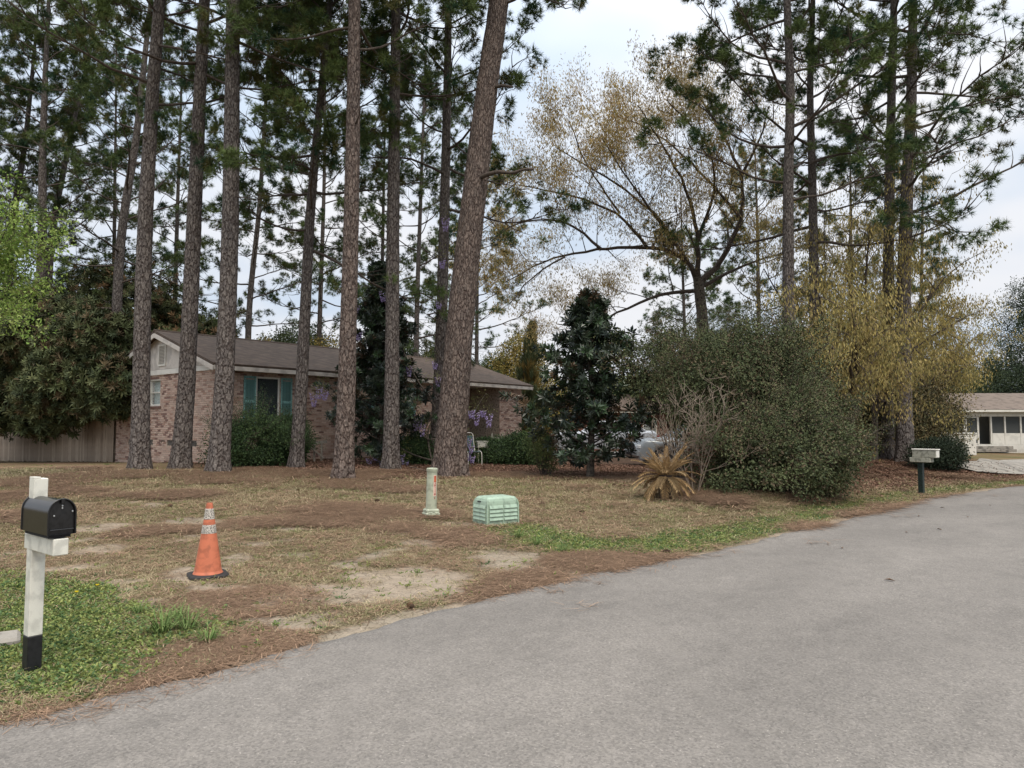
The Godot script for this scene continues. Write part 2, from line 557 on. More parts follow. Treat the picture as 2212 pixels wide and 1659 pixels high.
func make_ground() -> void:
	kind_noise = noise(0.42, 3, 61)
	sand_noise = noise(0.55, 4, 62)
	needle_noise = noise(0.28, 4, 63)
	g_box = gp(1100, 1150)
	g_strip = gp(1230, 1185)
	g_strip2 = gp(1420, 1185)
	for q in [[895, 1245, 70, 0.32], [720, 1290, 200, 0.28], [560, 1300, 90, 0.3], [930, 1285, 80, 0.22], [620, 1345, 110, 0.2], [250, 1142, 90, 0.35], [440, 1128, 90, 0.4], [205, 1190, 50, 0.25], [660, 1122, 40, 0.3], [895, 1148, 30, 0.3], [400, 1245, 60, 0.3], [520, 1205, 40, 0.25], [560, 1175, 50, 0.2], [1010, 1095, 40, 0.3], [330, 1090, 40, 0.4]]:
		var p := gp(q[0], q[1])
		bare.append([p.x, p.z, q[2] * 1.15 * -p.z / FOCAL, q[3] * 1.3])
	# colour of the soil and its cover, one picture for the plot
	var w := 820
	var x0 := -34.0
	var z0 := -56.0
	var size := 68.0
	var im := Image.create(w, w, false, Image.FORMAT_RGB8)
	for j in w:
		var z := z0 + size * (j + 0.5) / w
		for i in w:
			var x := x0 + size * (i + 0.5) / w
			if absf(x) > -z * 0.95 + 6.0 or off_road(x, z) < -0.7:
				im.set_pixel(i, j, Color(0.5, 0.45, 0.35))
				continue
			im.set_pixel(i, j, ground_colour(x, z).linear_to_srgb())
	# straw, needles and crumbs as a finer repeated layer
	var dw := 512
	var d := Image.create(dw, dw, false, Image.FORMAT_RGBA8)
	d.fill(Color(0.84, 0.83, 0.81))
	var hi := Image.create(dw, dw, false, Image.FORMAT_L8)
	hi.fill(Color(0.2, 0.2, 0.2))
	rng.seed = 71
	for k in 9000:
		var p := Vector2(rng.randf() * dw, rng.randf() * dw)
		var q := Vector2.from_angle(rng.randf() * TAU)
		var t := rng.randf_range(0.55, 1.0)
		var hh := rng.randf_range(0.2, 1.0)
		for s in rng.randi_range(6, 20):
			p += q
			q = q.rotated(rng.randf_range(-0.12, 0.12))
			d.set_pixel(posmod(int(p.x), dw), posmod(int(p.y), dw), Color(t, t * 0.98, t * 0.94))
			hi.set_pixel(posmod(int(p.x), dw), posmod(int(p.y), dw), Color(hh, hh, hh))
	var m := StandardMaterial3D.new()
	m.albedo_texture = ImageTexture.create_from_image(im)
	m.albedo_color = Color(1, 1, 1)
	m.texture_repeat = true
	m.roughness = 1.0
	m.metallic_specular = 0.2
	m.detail_enabled = true
	m.detail_albedo = ImageTexture.create_from_image(d)
	m.detail_blend_mode = BaseMaterial3D.BLEND_MODE_MUL
	m.detail_uv_layer = BaseMaterial3D.DETAIL_UV_2
	m.uv2_scale = Vector3(1 / 3.1, 1 / 3.1, 1)
	M.ground = m
	var far := StandardMaterial3D.new()
	far.albedo_color = lin(0.15, 0.13, 0.065)
	far.roughness = 1.0
	M.far_ground = mottled(far, 7.0, 0.5, 0.02, 77)
	# the sheet: fine cells near by, coarse out to the horizon
	var xs := PackedFloat32Array()
	var zs := PackedFloat32Array()
	for k in 171: xs.append(-34.0 + 0.4 * k)
	for k in 171: zs.append(-56.0 + 0.4 * k)
	var st := SurfaceTool.new()
	st.begin(Mesh.PRIMITIVE_TRIANGLES)
	for j in zs.size():
		for i in xs.size():
			st.set_uv(Vector2((xs[i] - x0) / size, (zs[j] - z0) / size))
			st.set_uv2(Vector2(xs[i], zs[j]))
			st.add_vertex(Vector3(xs[i], land(xs[i], zs[j]), zs[j]))
	for j in zs.size() - 1:
		for i in xs.size() - 1:
			var a := j * xs.size() + i
			var b := a + xs.size()
			for q in [a, a + 1, b, a + 1, b + 1, b]:
				st.add_index(q)
	st.generate_normals()
	st.set_material(m)
	var mesh := st.commit()
	var o := Geo.new()
	var ring := [34.0, 60.0, 120.0, 400.0]
	var rim := []
	for k in 4:
		var row := PackedVector3Array()
		for q in 48:
			var side := q / 12
			var t := (q % 12) / 12.0 * 2.0 - 1.0
			var c: Vector2 = [Vector2(t, -1), Vector2(1, t), Vector2(-t, 1), Vector2(-1, -t)][side]
			var p := Vector3(c.x * ring[k], 0, c.y * ring[k] - 22.0)
			p.y = clampf(land(p.x, p.z), -0.9, 0.4) if k < 2 else -0.9
			if k == 0:
				p.y -= 0.02
			row.append(p)
		rim.append(row)
	for k in 3:
		for q in 48:
			var r := (q + 1) % 48
			o.quad(rim[k][q], rim[k + 1][q], rim[k + 1][r], rim[k][r])
	var om := o.mesh()
	mesh.add_surface_from_arrays(Mesh.PRIMITIVE_TRIANGLES, om.surface_get_arrays(0))
	mesh.surface_set_material(1, M.far_ground)
	var g := MeshInstance3D.new()
	g.mesh = mesh
	g.name = "ground"
	add_child(g)
	tag(g, "", "", "", "structure")
	make_road()

func make_road() -> void:
	var v := PackedVector3Array()
	var uv := PackedVector2Array()
	var uv2 := PackedVector2Array()
	var ix := PackedInt32Array()
	var ps := [0.03, 0.0, -0.1, -0.5, -1.2, -2.4, -3.7, -5.0, -6.2, -7.2, -7.6]
	var av := []
	var a := -40.0
	while a < 75.0:
		av.append(a)
		a += 0.07 if a > -6.0 and a < 16.0 else 0.6
	for i in av.size():
		a = av[i]
		var rag := n_fine.get_noise_1d(a * 60.0) * 0.09 + n_mid.get_noise_1d(a * 22.0) * 0.16
		var drop := 0.0
		for j in ps.size():
			var p: float = edge_at(a) + ps[j] + (rag if j < 3 else 0.0)
			var w := road_point(a, p)
			drop = -0.55 * smoothstep(17.0, 48.0, a)
			w.y = drop + (-0.04 if j == 0 else 0.014 + 0.03 * sin(PI * clampf(-ps[j] / 7.5, 0, 1)))
			v.append(w)
			uv.append(Vector2(w.x, w.z))
			uv2.append(Vector2(a * 0.5, p))
	var c := ps.size()
	for i in av.size() - 1:
		for j in c - 1:
			var k := i * c + j
			ix.append_array([k, k + c, k + 1, k + 1, k + c, k + c + 1])
	var st := SurfaceTool.new()
	st.begin(Mesh.PRIMITIVE_TRIANGLES)
	for i in v.size():
		st.set_uv(uv[i])
		st.set_uv2(uv2[i])
		st.add_vertex(v[i])
	for i in ix:
		st.add_index(i)
	st.generate_normals()
	var o := part("road", st.commit(), M.asphalt, self)
	tag(o, "", "", "", "structure")

func road_top(x: float, z: float) -> float:
	var a := along_road(x, z)
	return -0.55 * smoothstep(17.0, 48.0, a) + 0.014 + 0.03 * sin(PI * clampf(-off_road(x, z) / 7.5, 0, 1))

func seen_spot(d0: float, d1: float) -> Vector2:
	# a random spot inside the wedge the yard shows, denser near by
	var d := d0 * pow(d1 / d0, rng.randf())
	return Vector2(rng.randf_range(-0.82, 0.82) * d, -d)

func tilt(dir: Vector3, spin: float, s: float) -> Basis:
	var y := dir.normalized()
	var x := y.cross(Vector3(sin(spin), 0.3, cos(spin))).normalized()
	if x.length() < 0.5:
		x = y.cross(Vector3.RIGHT).normalized()
	return Basis(x * s, y * s, x.cross(y) * s)

func make_litter() -> void:
	rng.seed = 101
	# dead lawn: short bent straw
	var g := Geo.new()
	for k in 9:
		var az := rng.randf() * TAU
		var o := Vector3(rng.randf_range(-0.07, 0.07), 0, rng.randf_range(-0.07, 0.07))
		var d := Vector3(cos(az), rng.randf_range(0.15, 0.9), sin(az)).normalized()
		var l := rng.randf_range(0.04, 0.085)
		var s := d.cross(Vector3.UP).normalized() * rng.randf_range(0.0018, 0.003)
		var mid := o + d * l * 0.55
		var tip := mid + (d - Vector3.UP * 0.7).normalized() * l * 0.5
		g.quad(o - s, mid - s, mid + s, o + s)
		g.tri(mid - s, tip, mid + s)
	var straw := g.mesh()
	var xf := []
	var col := PackedColorArray()
	while xf.size() < 52000:
		var p := seen_spot(3.2, 19.0)
		var k := cover(p.x, p.y)
		if k[5] < 0.1 or rng.randf() < k[1] * 1.15 or rng.randf() < k[3] * 0.85 or rng.randf() < k[0] * 0.6:
			continue
		if rng.randf() < k[2] * 0.2:
			continue
		var y := land(p.x, p.y)
		var far := clampf(-p.y / 9.0, 0.9, 1.8)
		xf.append(Transform3D(tilt(Vector3(rng.randf_range(-0.3, 0.3), 1, rng.randf_range(-0.3, 0.3)), rng.randf() * TAU, rng.randf_range(0.6, 1.25) * far), Vector3(p.x, y - 0.004, p.y)))
		var t := rng.randf()
		var c := Color(0.43, 0.355, 0.225).lerp(Color(0.21, 0.18, 0.1), t)
		if rng.randf() < 0.12 + 0.32 * k[4]:
			c = Color(0.19, 0.21, 0.085)
		col.append(c * rng.randf_range(0.75, 1.2))
	tag(scatter("dead_grass", straw, M.dry, xf, col, self), "short dry straw-coloured grass covering the front yard", "grass", "", "stuff")
	# pine needles fallen flat
	g = Geo.new()
	for k in 12:
		var az := rng.randf() * TAU
		var o := Vector3(rng.randf_range(-0.11, 0.11), rng.randf_range(0.002, 0.02), rng.randf_range(-0.11, 0.11))
		var d := Vector3(cos(az), rng.randf_range(-0.08, 0.12), sin(az))
		var s := d.cross(Vector3.UP).normalized() * rng.randf_range(0.0012, 0.0027)
		var l := rng.randf_range(0.07, 0.16)
		var tn := rng.randf_range(0.5, 1.7)
		g.quad(o - s, o - s * 0.6 + d * l, o + s * 0.6 + d * l, o + s, Color(tn, tn, tn))
	var straw2 := g.mesh()
	xf = []
	col = PackedColorArray()
	while xf.size() < 26000:
		var p := seen_spot(3.2, 20.0)
		var k := cover(p.x, p.y)
		if k[5] < -0.9 or (k[5] < 0.07 and rng.randf() > (0.0006 if k[5] < -0.2 else 0.02)) or rng.randf() > k[2] * 1.1 + 0.05 or rng.randf() < k[0] or rng.randf() < k[1] * 1.1:
			continue
		var far := clampf(-p.y / 5.5, 0.9, 2.3)
		xf.append(Transform3D(Basis(Vector3.UP, rng.randf() * TAU).scaled(Vector3.ONE * rng.randf_range(0.8, 1.3) * far), on_land(p.x, p.y, 0.004) if k[5] > 0.0 else Vector3(p.x, road_top(p.x, p.y) + 0.004, p.y)))
		col.append(Color(0.35, 0.235, 0.152).lerp(Color(0.225, 0.145, 0.098), rng.randf()) * rng.randf_range(0.6, 1.4))
	tag(scatter("pine_needles", straw2, M.dry, xf, col, self), "rust brown pine needles lying along the verge and under the pines", "pine needles", "", "stuff")
	# fallen leaves on the bank
	g = Geo.new()
	for k in 8:
		var az := rng.randf() * TAU
		var d := Vector3(cos(az), rng.randf_range(-0.1, 0.35), sin(az)).normalized()
		g.leaf(Vector3(rng.randf_range(-0.12, 0.12), 0.012, rng.randf_range(-0.12, 0.12)), d, Vector3(rng.randf_range(-0.5, 0.5), 1, rng.randf_range(-0.5, 0.5)), rng.randf_range(0.035, 0.075), rng.randf_range(0.018, 0.034), 0.25, 0.1)
	var fallen := g.mesh()
	xf = []
	col = PackedColorArray()
	while xf.size() < 13000:
		var p := seen_spot(6.0, 26.0)
		var k := cover(p.x, p.y)
		if k[5] < 0.3 or rng.randf() > k[3]:
			continue
		xf.append(Transform3D(Basis(Vector3.UP, rng.randf() * TAU).scaled(Vector3.ONE * rng.randf_range(0.8, 1.5)), on_land(p.x, p.y, 0.002)))
		col.append(Color(0.3, 0.185, 0.13).lerp(Color(0.13, 0.08, 0.062), rng.randf()) * rng.randf_range(0.7, 1.35))
	tag(scatter("fallen_leaves", fallen, M.dry, xf, col, self), "brown fallen leaves covering the bank and the bed under the shrubs", "leaf litter", "", "stuff")
	# a few leaves and crumbs of bark blown on to the asphalt
	for q in [[2030, 1096], [1987, 1114], [2090, 1118], [2035, 1146], [1960, 1150], [2140, 1092], [1820, 1185], [1935, 1258]]:
		var lf := Geo.new()
		var az: float = q[0] * 0.7
		lf.leaf(Vector3.ZERO, Vector3(cos(az), 0.12, sin(az)).normalized(), Vector3(0.2, 1, 0.1), 0.075 + 0.03 * sin(q[1]), 0.04, 0.3, 0.05, Color(0.13, 0.085, 0.055))
		var o := part("dead_leaf", lf, M.dry, self)
		var r := cam_basis * Vector3((q[0] - 1106.0) / FOCAL, -(q[1] - 829.5) / FOCAL, -1.0)
		var p := Vector3(0, EYE, 0) + r * ((EYE - 0.03) / -r.y)
		o.position = Vector3(p.x, road_top(p.x, p.z) + 0.006, p.z)
		tag(o, "single dead brown leaf lying on the grey asphalt", "leaf", "dead leaves on the road")
	# low weeds
	g = Geo.new()
	for k in 9:
		var az := rng.randf() * TAU
		var d := Vector3(cos(az), rng.randf_range(0.2, 1.2), sin(az)).normalized()
		var o := Vector3(rng.randf_range(-0.06, 0.06), rng.randf_range(0.0, 0.03), rng.randf_range(-0.06, 0.06))
		g.leaf(o, d, Vector3.UP, rng.randf_range(0.02, 0.04), rng.randf_range(0.012, 0.02), 0.2, 0.25)
	for k in 5:
		var az := rng.randf() * TAU
		var d := Vector3(cos(az) * 0.7, 1, sin(az) * 0.7).normalized()
		var o := Vector3(rng.randf_range(-0.05, 0.05), 0, rng.randf_range(-0.05, 0.05))
		g.leaf(o, d, Vector3(1, 0, 0), rng.randf_range(0.06, 0.11), 0.005, 0.2, 0.5)
	var weed := g.mesh()
	xf = []
	col = PackedColorArray()
	var tries := 0
	while xf.size() < 19000 and tries < 600000:
		tries += 1
		var p := seen_spot(3.2, 24.0)
		var k := cover(p.x, p.y)
		if k[5] < 0.12 or rng.randf() > k[0] + 0.015:
			continue
		xf.append(Transform3D(tilt(Vector3(rng.randf_range(-0.3, 0.3), 1, rng.randf_range(-0.3, 0.3)), rng.randf() * TAU, rng.randf_range(0.45, 1.05)), on_land(p.x, p.y, -0.004)))
		var c := Color(0.13, 0.19, 0.055).lerp(Color(0.25, 0.27, 0.085), rng.randf())
		if rng.randf() < 0.25:
			c = Color(0.09, 0.155, 0.06)
		col.append(c * rng.randf_range(0.8, 1.25))
	tag(scatter("green_weeds", weed, M.leaf, xf, col, self), "low green weeds and clover by the mailbox and verge", "weeds", "", "stuff")
	# grass tussocks
	g = Geo.new()
	for k in 60:
		var az := rng.randf() * TAU
		var out := rng.randf_range(0.3, 1.2)
		var d := Vector3(cos(az) * out, 1.0, sin(az) * out).normalized()
		var l := rng.randf_range(0.14, 0.3)
		var s := d.cross(Vector3.UP).normalized() * 0.0035
		var o := Vector3(cos(az), 0, sin(az)) * rng.randf() * 0.05
		var mid := o + d * l * 0.6
		var tip := mid + (d - Vector3.UP * 0.8).normalized() * l * 0.5
		g.quad(o - s, mid - s, mid + s, o + s, Color(0.11, 0.17, 0.05) * rng.randf_range(0.7, 1.4))
		g.tri(mid - s, tip, mid + s, Color(0.15, 0.2, 0.065))
	var tuss := g.mesh()
	for q in [[350, 1375, 1.0], [405, 1365, 0.9], [450, 1392, 0.7], [300, 1330, 0.55], [385, 1340, 0.7], [1120, 1165, 0.7], [1160, 1180, 0.7], [1215, 1195, 0.6]]:
		var t := part("grass_tussock", tuss, M.leaf, self)
		t.position = gp(q[0], q[1])
		t.rotation.y = q[0]
		t.scale = Vector3.ONE * q[2]
		tag(t, "dark green tussock of long grass by the straw lawn and utility box", "grass tussock", "grass tussocks on the verge")

# ---------------------------------------------------------------- trees and shrubs
var tuft_mesh: ArrayMesh
var pine_sprays := []
var plate_noise := FastNoiseLite.new()
var spray := {}

func v_rand(s := 1.0) -> Vector3:
	return Vector3(rng.randf_range(-s, s), rng.randf_range(-s, s), rng.randf_range(-s, s))

func make_tuft(count: int, spread: float, l: float, wd: float) -> ArrayMesh:
	var g := Geo.new()
	for k in count:
		var az := rng.randf() * TAU
		var po := spread * sqrt(rng.randf())
		var d := Vector3(sin(po) * cos(az), cos(po), sin(po) * sin(az))
		var o := Vector3.UP * rng.randf_range(-0.07, 0.06)
		var s := d.cross(v_rand()).normalized() * wd
		var tip := o + d * l * rng.randf_range(0.8, 1.15)
		tip.y -= 0.012 * sin(po)
		var t := rng.randf_range(0.75, 1.2)
		g.tri(o - s, tip, o + s, Color(t, t, t))
	return g.mesh()

func make_pine_spray() -> ArrayMesh:
	# the end of a pine twig: several tufts of long needles along a bent shoot
	var g := Geo.new()
	var spots := [[Vector3(0, 0.34, 0), Vector3.UP]]
	for k in 4:
		var az := k * 1.7 + rng.randf_range(-0.4, 0.4)
		var d := Vector3(cos(az), rng.randf_range(0.3, 1.2), sin(az)).normalized()
		spots.append([Vector3(0, 0.06 + 0.05 * k, 0) + d * rng.randf_range(0.1, 0.2), d])
	for q in spots:
		for k in 30:
			var d: Vector3 = (q[1] * 0.75 + v_rand(1.0)).normalized()
			var o: Vector3 = q[0] - q[1] * rng.randf() * 0.08
			var s := d.cross(v_rand()).normalized() * 0.0075
			var t := rng.randf_range(0.7, 1.25)
			g.tri(o - s, o + d * rng.randf_range(0.15, 0.23) + Vector3.DOWN * 0.012, o + s, Color(t, t, t))
	return g.mesh()

func make_spray(count: int, size: float, l: float, wd: float, hang := 0.0, flat := 1.0) -> ArrayMesh:
	# a small twig with leaves set round it
	var g := Geo.new()
	for k in count:
		var o := Vector3(rng.randf_range(-1, 1), rng.randf_range(-1, 1) * flat, rng.randf_range(-1, 1)) * size * 0.5
		var d := (o.normalized() + v_rand(0.7) + Vector3.UP * 0.35).normalized()
		if hang > 0.0:
			d = (Vector3.DOWN * hang + v_rand(0.55)).normalized()
		var t := rng.randf_range(0.7, 1.25)
		g.leaf(o, d, (Vector3.UP + v_rand(0.6)).normalized(), l * rng.randf_range(0.7, 1.2), wd * rng.randf_range(0.8, 1.2), 0.22, 0.15, Color(t, t, t))
	return g.mesh()

func make_rosette(count: int, l: float, wd: float) -> ArrayMesh:
	var g := Geo.new()
	for k in count:
		var az := k * 2.399 + rng.randf_range(-0.3, 0.3)
		var up := lerpf(0.1, 1.3, float(k) / count)
		var d := Vector3(cos(az), up, sin(az)).normalized()
		var t := rng.randf_range(0.7, 1.25)
		g.leaf(Vector3.UP * 0.02 * k / count * 4.0, d, Vector3.UP, l * rng.randf_range(0.75, 1.1), wd, 0.16, 0.12, Color(t, t, t))
	return g.mesh()

func make_sprays() -> void:
	rng.seed = 11
	plate_noise.noise_type = FastNoiseLite.TYPE_CELLULAR
	plate_noise.cellular_return_type = FastNoiseLite.RETURN_DISTANCE2_SUB
	plate_noise.frequency = 0.12
	plate_noise.seed = 3
	for k in 4:
		pine_sprays.append(make_pine_spray())
	spray.small = make_spray(18, 0.26, 0.06, 0.034)
	spray.broad = make_spray(14, 0.42, 0.09, 0.05)
	spray.large = make_spray(12, 0.6, 0.15, 0.075)
	spray.catkin = make_spray(11, 0.44, 0.085, 0.024, 0.8)
	spray.yellow = make_spray(14, 0.42, 0.075, 0.024, 0.75)
	spray.rosette = make_rosette(13, 0.2, 0.07)
	spray.whorl = make_rosette(15, 0.19, 0.05)
	spray.far = make_spray(18, 1.0, 0.2, 0.13)

func smooth_line(ctrl: PackedVector3Array, step: float) -> PackedVector3Array:
	var c := Curve3D.new()
	for i in ctrl.size():
		var t := (ctrl[mini(i + 1, ctrl.size() - 1)] - ctrl[maxi(i - 1, 0)]) / 6.0
		c.add_point(ctrl[i], -t, t)
	var out := PackedVector3Array()
	var n := maxi(2, int(c.get_baked_length() / step))
	for i in n + 1:
		out.append(c.sample_baked(c.get_baked_length() * i / n))
	return out

func trunk_geo(line: PackedVector3Array, r0: float, r1: float, sides: int, flare: float, rep: float, relief := 0.0) -> Geo:
	var g := Geo.new()
	var m := line.size()
	var along := 0.0
	for i in m:
		if i > 0:
			along += line[i].distance_to(line[i - 1])
		var t := float(i) / (m - 1)
		var r := lerpf(r0, r1, pow(t, 1.15))
		var fl := flare * exp(-along / 0.32) + flare * 0.25 * exp(-along / 1.3)
		for s in sides + 1:
			var a := TAU * (s % sides) / sides
			var nn := Vector3(cos(a), 0, sin(a))
			var b := n_fine.get_noise_3d(cos(a) * 55.0, along * 42.0 + line[0].x * 30.0, sin(a) * 55.0) * 0.05 + n_mid.get_noise_3d(cos(a) * 20.0, along * 6.0, sin(a) * 20.0 + line[0].z) * 0.06
			if relief > 0.0:
				# plates stand out, furrows between them run mostly upright
				var pl := plate_noise.get_noise_3d(cos(a) * r * 100.0, along * 38.0 + line[0].z * 50.0, sin(a) * r * 100.0)
				b += relief * clampf((pl + 0.75) * 1.6, 0.0, 1.0) / r
			var lobe := 1.0 + fl * (0.7 + 0.5 * sin(a * 5.0 + line[0].x * 3.0))
			g.v.append(line[i] + nn * r * (lobe + b))
			g.n.append((nn + Vector3.UP * fl * 0.8).normalized())
			g.uv.append(Vector2(float(s) / sides * rep, along))
			g.c.append(Color.WHITE)
	for i in m - 1:
		for s in sides:
			var a := i * (sides + 1) + s
			var b := a + sides + 1
			g.ix.append_array([a, a + 1, b, a + 1, b + 1, b])
	if relief > 0.0:
		for i in m:
			for s in sides + 1:
				var w := s % sides
				var du := g.v[i * (sides + 1) + (w + 1) % sides] - g.v[i * (sides + 1) + (w + sides - 1) % sides]
				var dv := g.v[mini(i + 1, m - 1) * (sides + 1) + w] - g.v[maxi(i - 1, 0) * (sides + 1) + w]
				var nn := dv.cross(du).normalized()
				if nn.dot(g.n[i * (sides + 1) + s]) < 0.0:
					nn = -nn
				g.n[i * (sides + 1) + s] = nn
	return g

func limb(g: Geo, o: Vector3, d: Vector3, l: float, r: float, segs: int, wig: float, lift: float, sides := 5) -> PackedVector3Array:
	var p := PackedVector3Array([o])
	var rad := PackedFloat32Array([r])
	for k in segs:
		d = (d + v_rand(wig) + Vector3.UP * lift).normalized()
		o += d * l / segs
		p.append(o)
		rad.append(maxf(r * (1.0 - 0.85 * (k + 1) / segs), 0.004))
	g.tube(p, rad, sides, Color.WHITE, 1.0, 1.0, false)
	return p

func needle_colour() -> Color:
	var t := rng.randf()
	var c := Color(0.072, 0.108, 0.042).lerp(Color(0.15, 0.2, 0.068), t)
	if rng.randf() < 0.16:
		c = Color(0.13, 0.125, 0.05)
	elif rng.randf() < 0.2:
		c = Color(0.045, 0.09, 0.05)
	return c * rng.randf_range(0.75, 1.2)

func make_pine(called: String, label: String, group: String, ctrl: PackedVector3Array, r0: float, high: float, crown: float, reach: float, boughs: int, seed_: int, bark := "bark", dense := 1.0, side := 0.0, stubs := 3, sides := 22) -> Node3D:
	rng.seed = seed_
	var base := ctrl[0]
	var root := thing(called, label, "pine tree", base, 0.0, group)
	var pts := PackedVector3Array()
	for p in ctrl:
		pts.append(p - base)
	pts[0].y = -0.12
	# carry the trunk on to its top above what the picture shows
	var last := pts[pts.size() - 1]
	var lean := (last - pts[pts.size() - 2]).normalized()
	while last.y < high:
		lean = (lean * 0.85 + Vector3(rng.randf_range(-0.06, 0.06), 1.0, rng.randf_range(-0.06, 0.06)) * 0.15).normalized()
		last += lean * 3.0
		pts.append(last)
	var near := sides >= 20
	var line := smooth_line(pts, 0.28)
	var rep := 1.0 if r0 < 0.3 else 2.0
	if near:
		part("trunk", trunk_geo(smooth_line(pts, 0.075), r0, r0 * 0.16, sides * 2, 0.5, rep, 0.022), M[bark], root)
	else:
		part("trunk", trunk_geo(line, r0, r0 * 0.16, sides, 0.34, rep), M[bark], root)
	var wood := Geo.new()
	var xf := []
	var col := PackedColorArray()
	var n := line.size()
	for k in boughs:
		var f := (k + rng.randf()) / boughs
		var y := lerpf(crown, high * 0.985, pow(f, 0.85))
		var i := 0
		while i < n - 2 and line[i].y < y:
			i += 1
		var o := line[i]
		var az := k * 2.4 + rng.randf_range(-0.5, 0.5) + side
		var el := lerpf(-0.05, 0.8, f) + rng.randf_range(-0.3, 0.3)
		var d := Vector3(cos(az), el, sin(az)).normalized()
		var l := reach * (1.0 - 0.72 * f) * rng.randf_range(0.6, 1.12) + 0.5
		var r := 0.009 * l + 0.012
		var p := limb(wood, o, d, l, r, 8, 0.2, 0.035)
		for q in range(3, 9):
			var subs := 2 if q < 8 else 3
			for s in subs:
				if rng.randf() > dense * 0.95:
					continue
				var bd := (p[q] - p[q - 1]).normalized()
				var out := bd.cross(Vector3.UP).normalized() * (1.0 if s % 2 == 0 else -1.0)
				var sd := (bd * 0.75 + out * rng.randf_range(0.3, 1.0) + Vector3.UP * rng.randf_range(-0.25, 0.5)).normalized()
				var sl := l * rng.randf_range(0.16, 0.3) * (1.15 - 0.06 * q) + 0.22
				var sp := limb(wood, p[q], sd, sl, r * 0.4, 4, 0.25, 0.06, 4)
				for w in ([4, 4, 3] if rng.randf() < 0.52 else [4]):
					var td := ((sp[w] - sp[w - 1]).normalized() + v_rand(0.6) + Vector3.UP * 0.2).normalized()
					xf.append(Transform3D(tilt(td, rng.randf() * TAU, rng.randf_range(0.8, 1.2)), sp[w] - td * 0.1 + v_rand(0.06)))
					col.append(needle_colour())
	for k in stubs:
		var y := rng.randf_range(crown * 0.45, crown * 1.05)
		var i := 0
		while i < n - 2 and line[i].y < y:
			i += 1
		var az := rng.randf() * TAU
		limb(wood, line[i], Vector3(cos(az), rng.randf_range(-0.1, 0.3), sin(az)), rng.randf_range(0.3, 1.1), 0.03, 4, 0.2, 0.0)
	part("boughs", wood, M.twig, root, "stuff")
	scatter("needles", pine_sprays[seed_ % 4], M.needle, xf, col, root)
	return root

func seen_trunk(pts: Array, d: float, base := Vector3.INF) -> PackedVector3Array:
	var out := PackedVector3Array()
	if base != Vector3.INF:
		out.append(base)
	for p in pts:
		out.append(pt(p[0], p[1], d))
	return out

# recursive broadleaf growth: tips collects [place, direction]
func grow(g: Geo, tips: Array, o: Vector3, d: Vector3, l: float, r: float, level: int, wig: float, lift: float, kids: int) -> void:
	var segs := 6 if level > 1 else 4
	var p := limb(g, o, d, l, r, segs, wig, lift, 7 if level > 2 else 4)
	if level == 0:
		for k in range(1, p.size()):
			tips.append([p[k], (p[k] - p[k - 1]).normalized()])
		return
	for k in kids:
		var f := lerpf(0.25, 1.0, (k + rng.randf()) / kids)
		var i := clampi(int(f * segs + 0.5), 1, segs)
		var bd := (p[i] - p[i - 1]).normalized()
		var sd := (bd + v_rand(0.95) + Vector3.UP * 0.12).normalized()
		grow(g, tips, p[i], sd, l * rng.randf_range(0.42, 0.68), maxf(r * (1.0 - 0.8 * f) * 0.75, 0.006), level - 1, wig, lift, maxi(3, kids - 1))

func leaf_out(root: Node3D, called: String, tips: Array, mesh: Mesh, m: Material, per: int, jitter: float, scl: float, pal: Array, upright := 0.0) -> void:
	var xf := []
	var col := PackedColorArray()
	for t in tips:
		for k in per:
			var d: Vector3 = (t[1] + v_rand(0.8)).normalized()
			if upright > 0.0:
				d = Vector3.UP + v_rand(0.35)
			xf.append(Transform3D(tilt(d, rng.randf() * TAU, scl * rng.randf_range(0.7, 1.3)), t[0] + v_rand(jitter)))
			var a: Color = pal[rng.randi() % pal.size()]
			col.append(a * rng.randf_range(0.75, 1.25))
	scatter(called, mesh, m, xf, col, root)

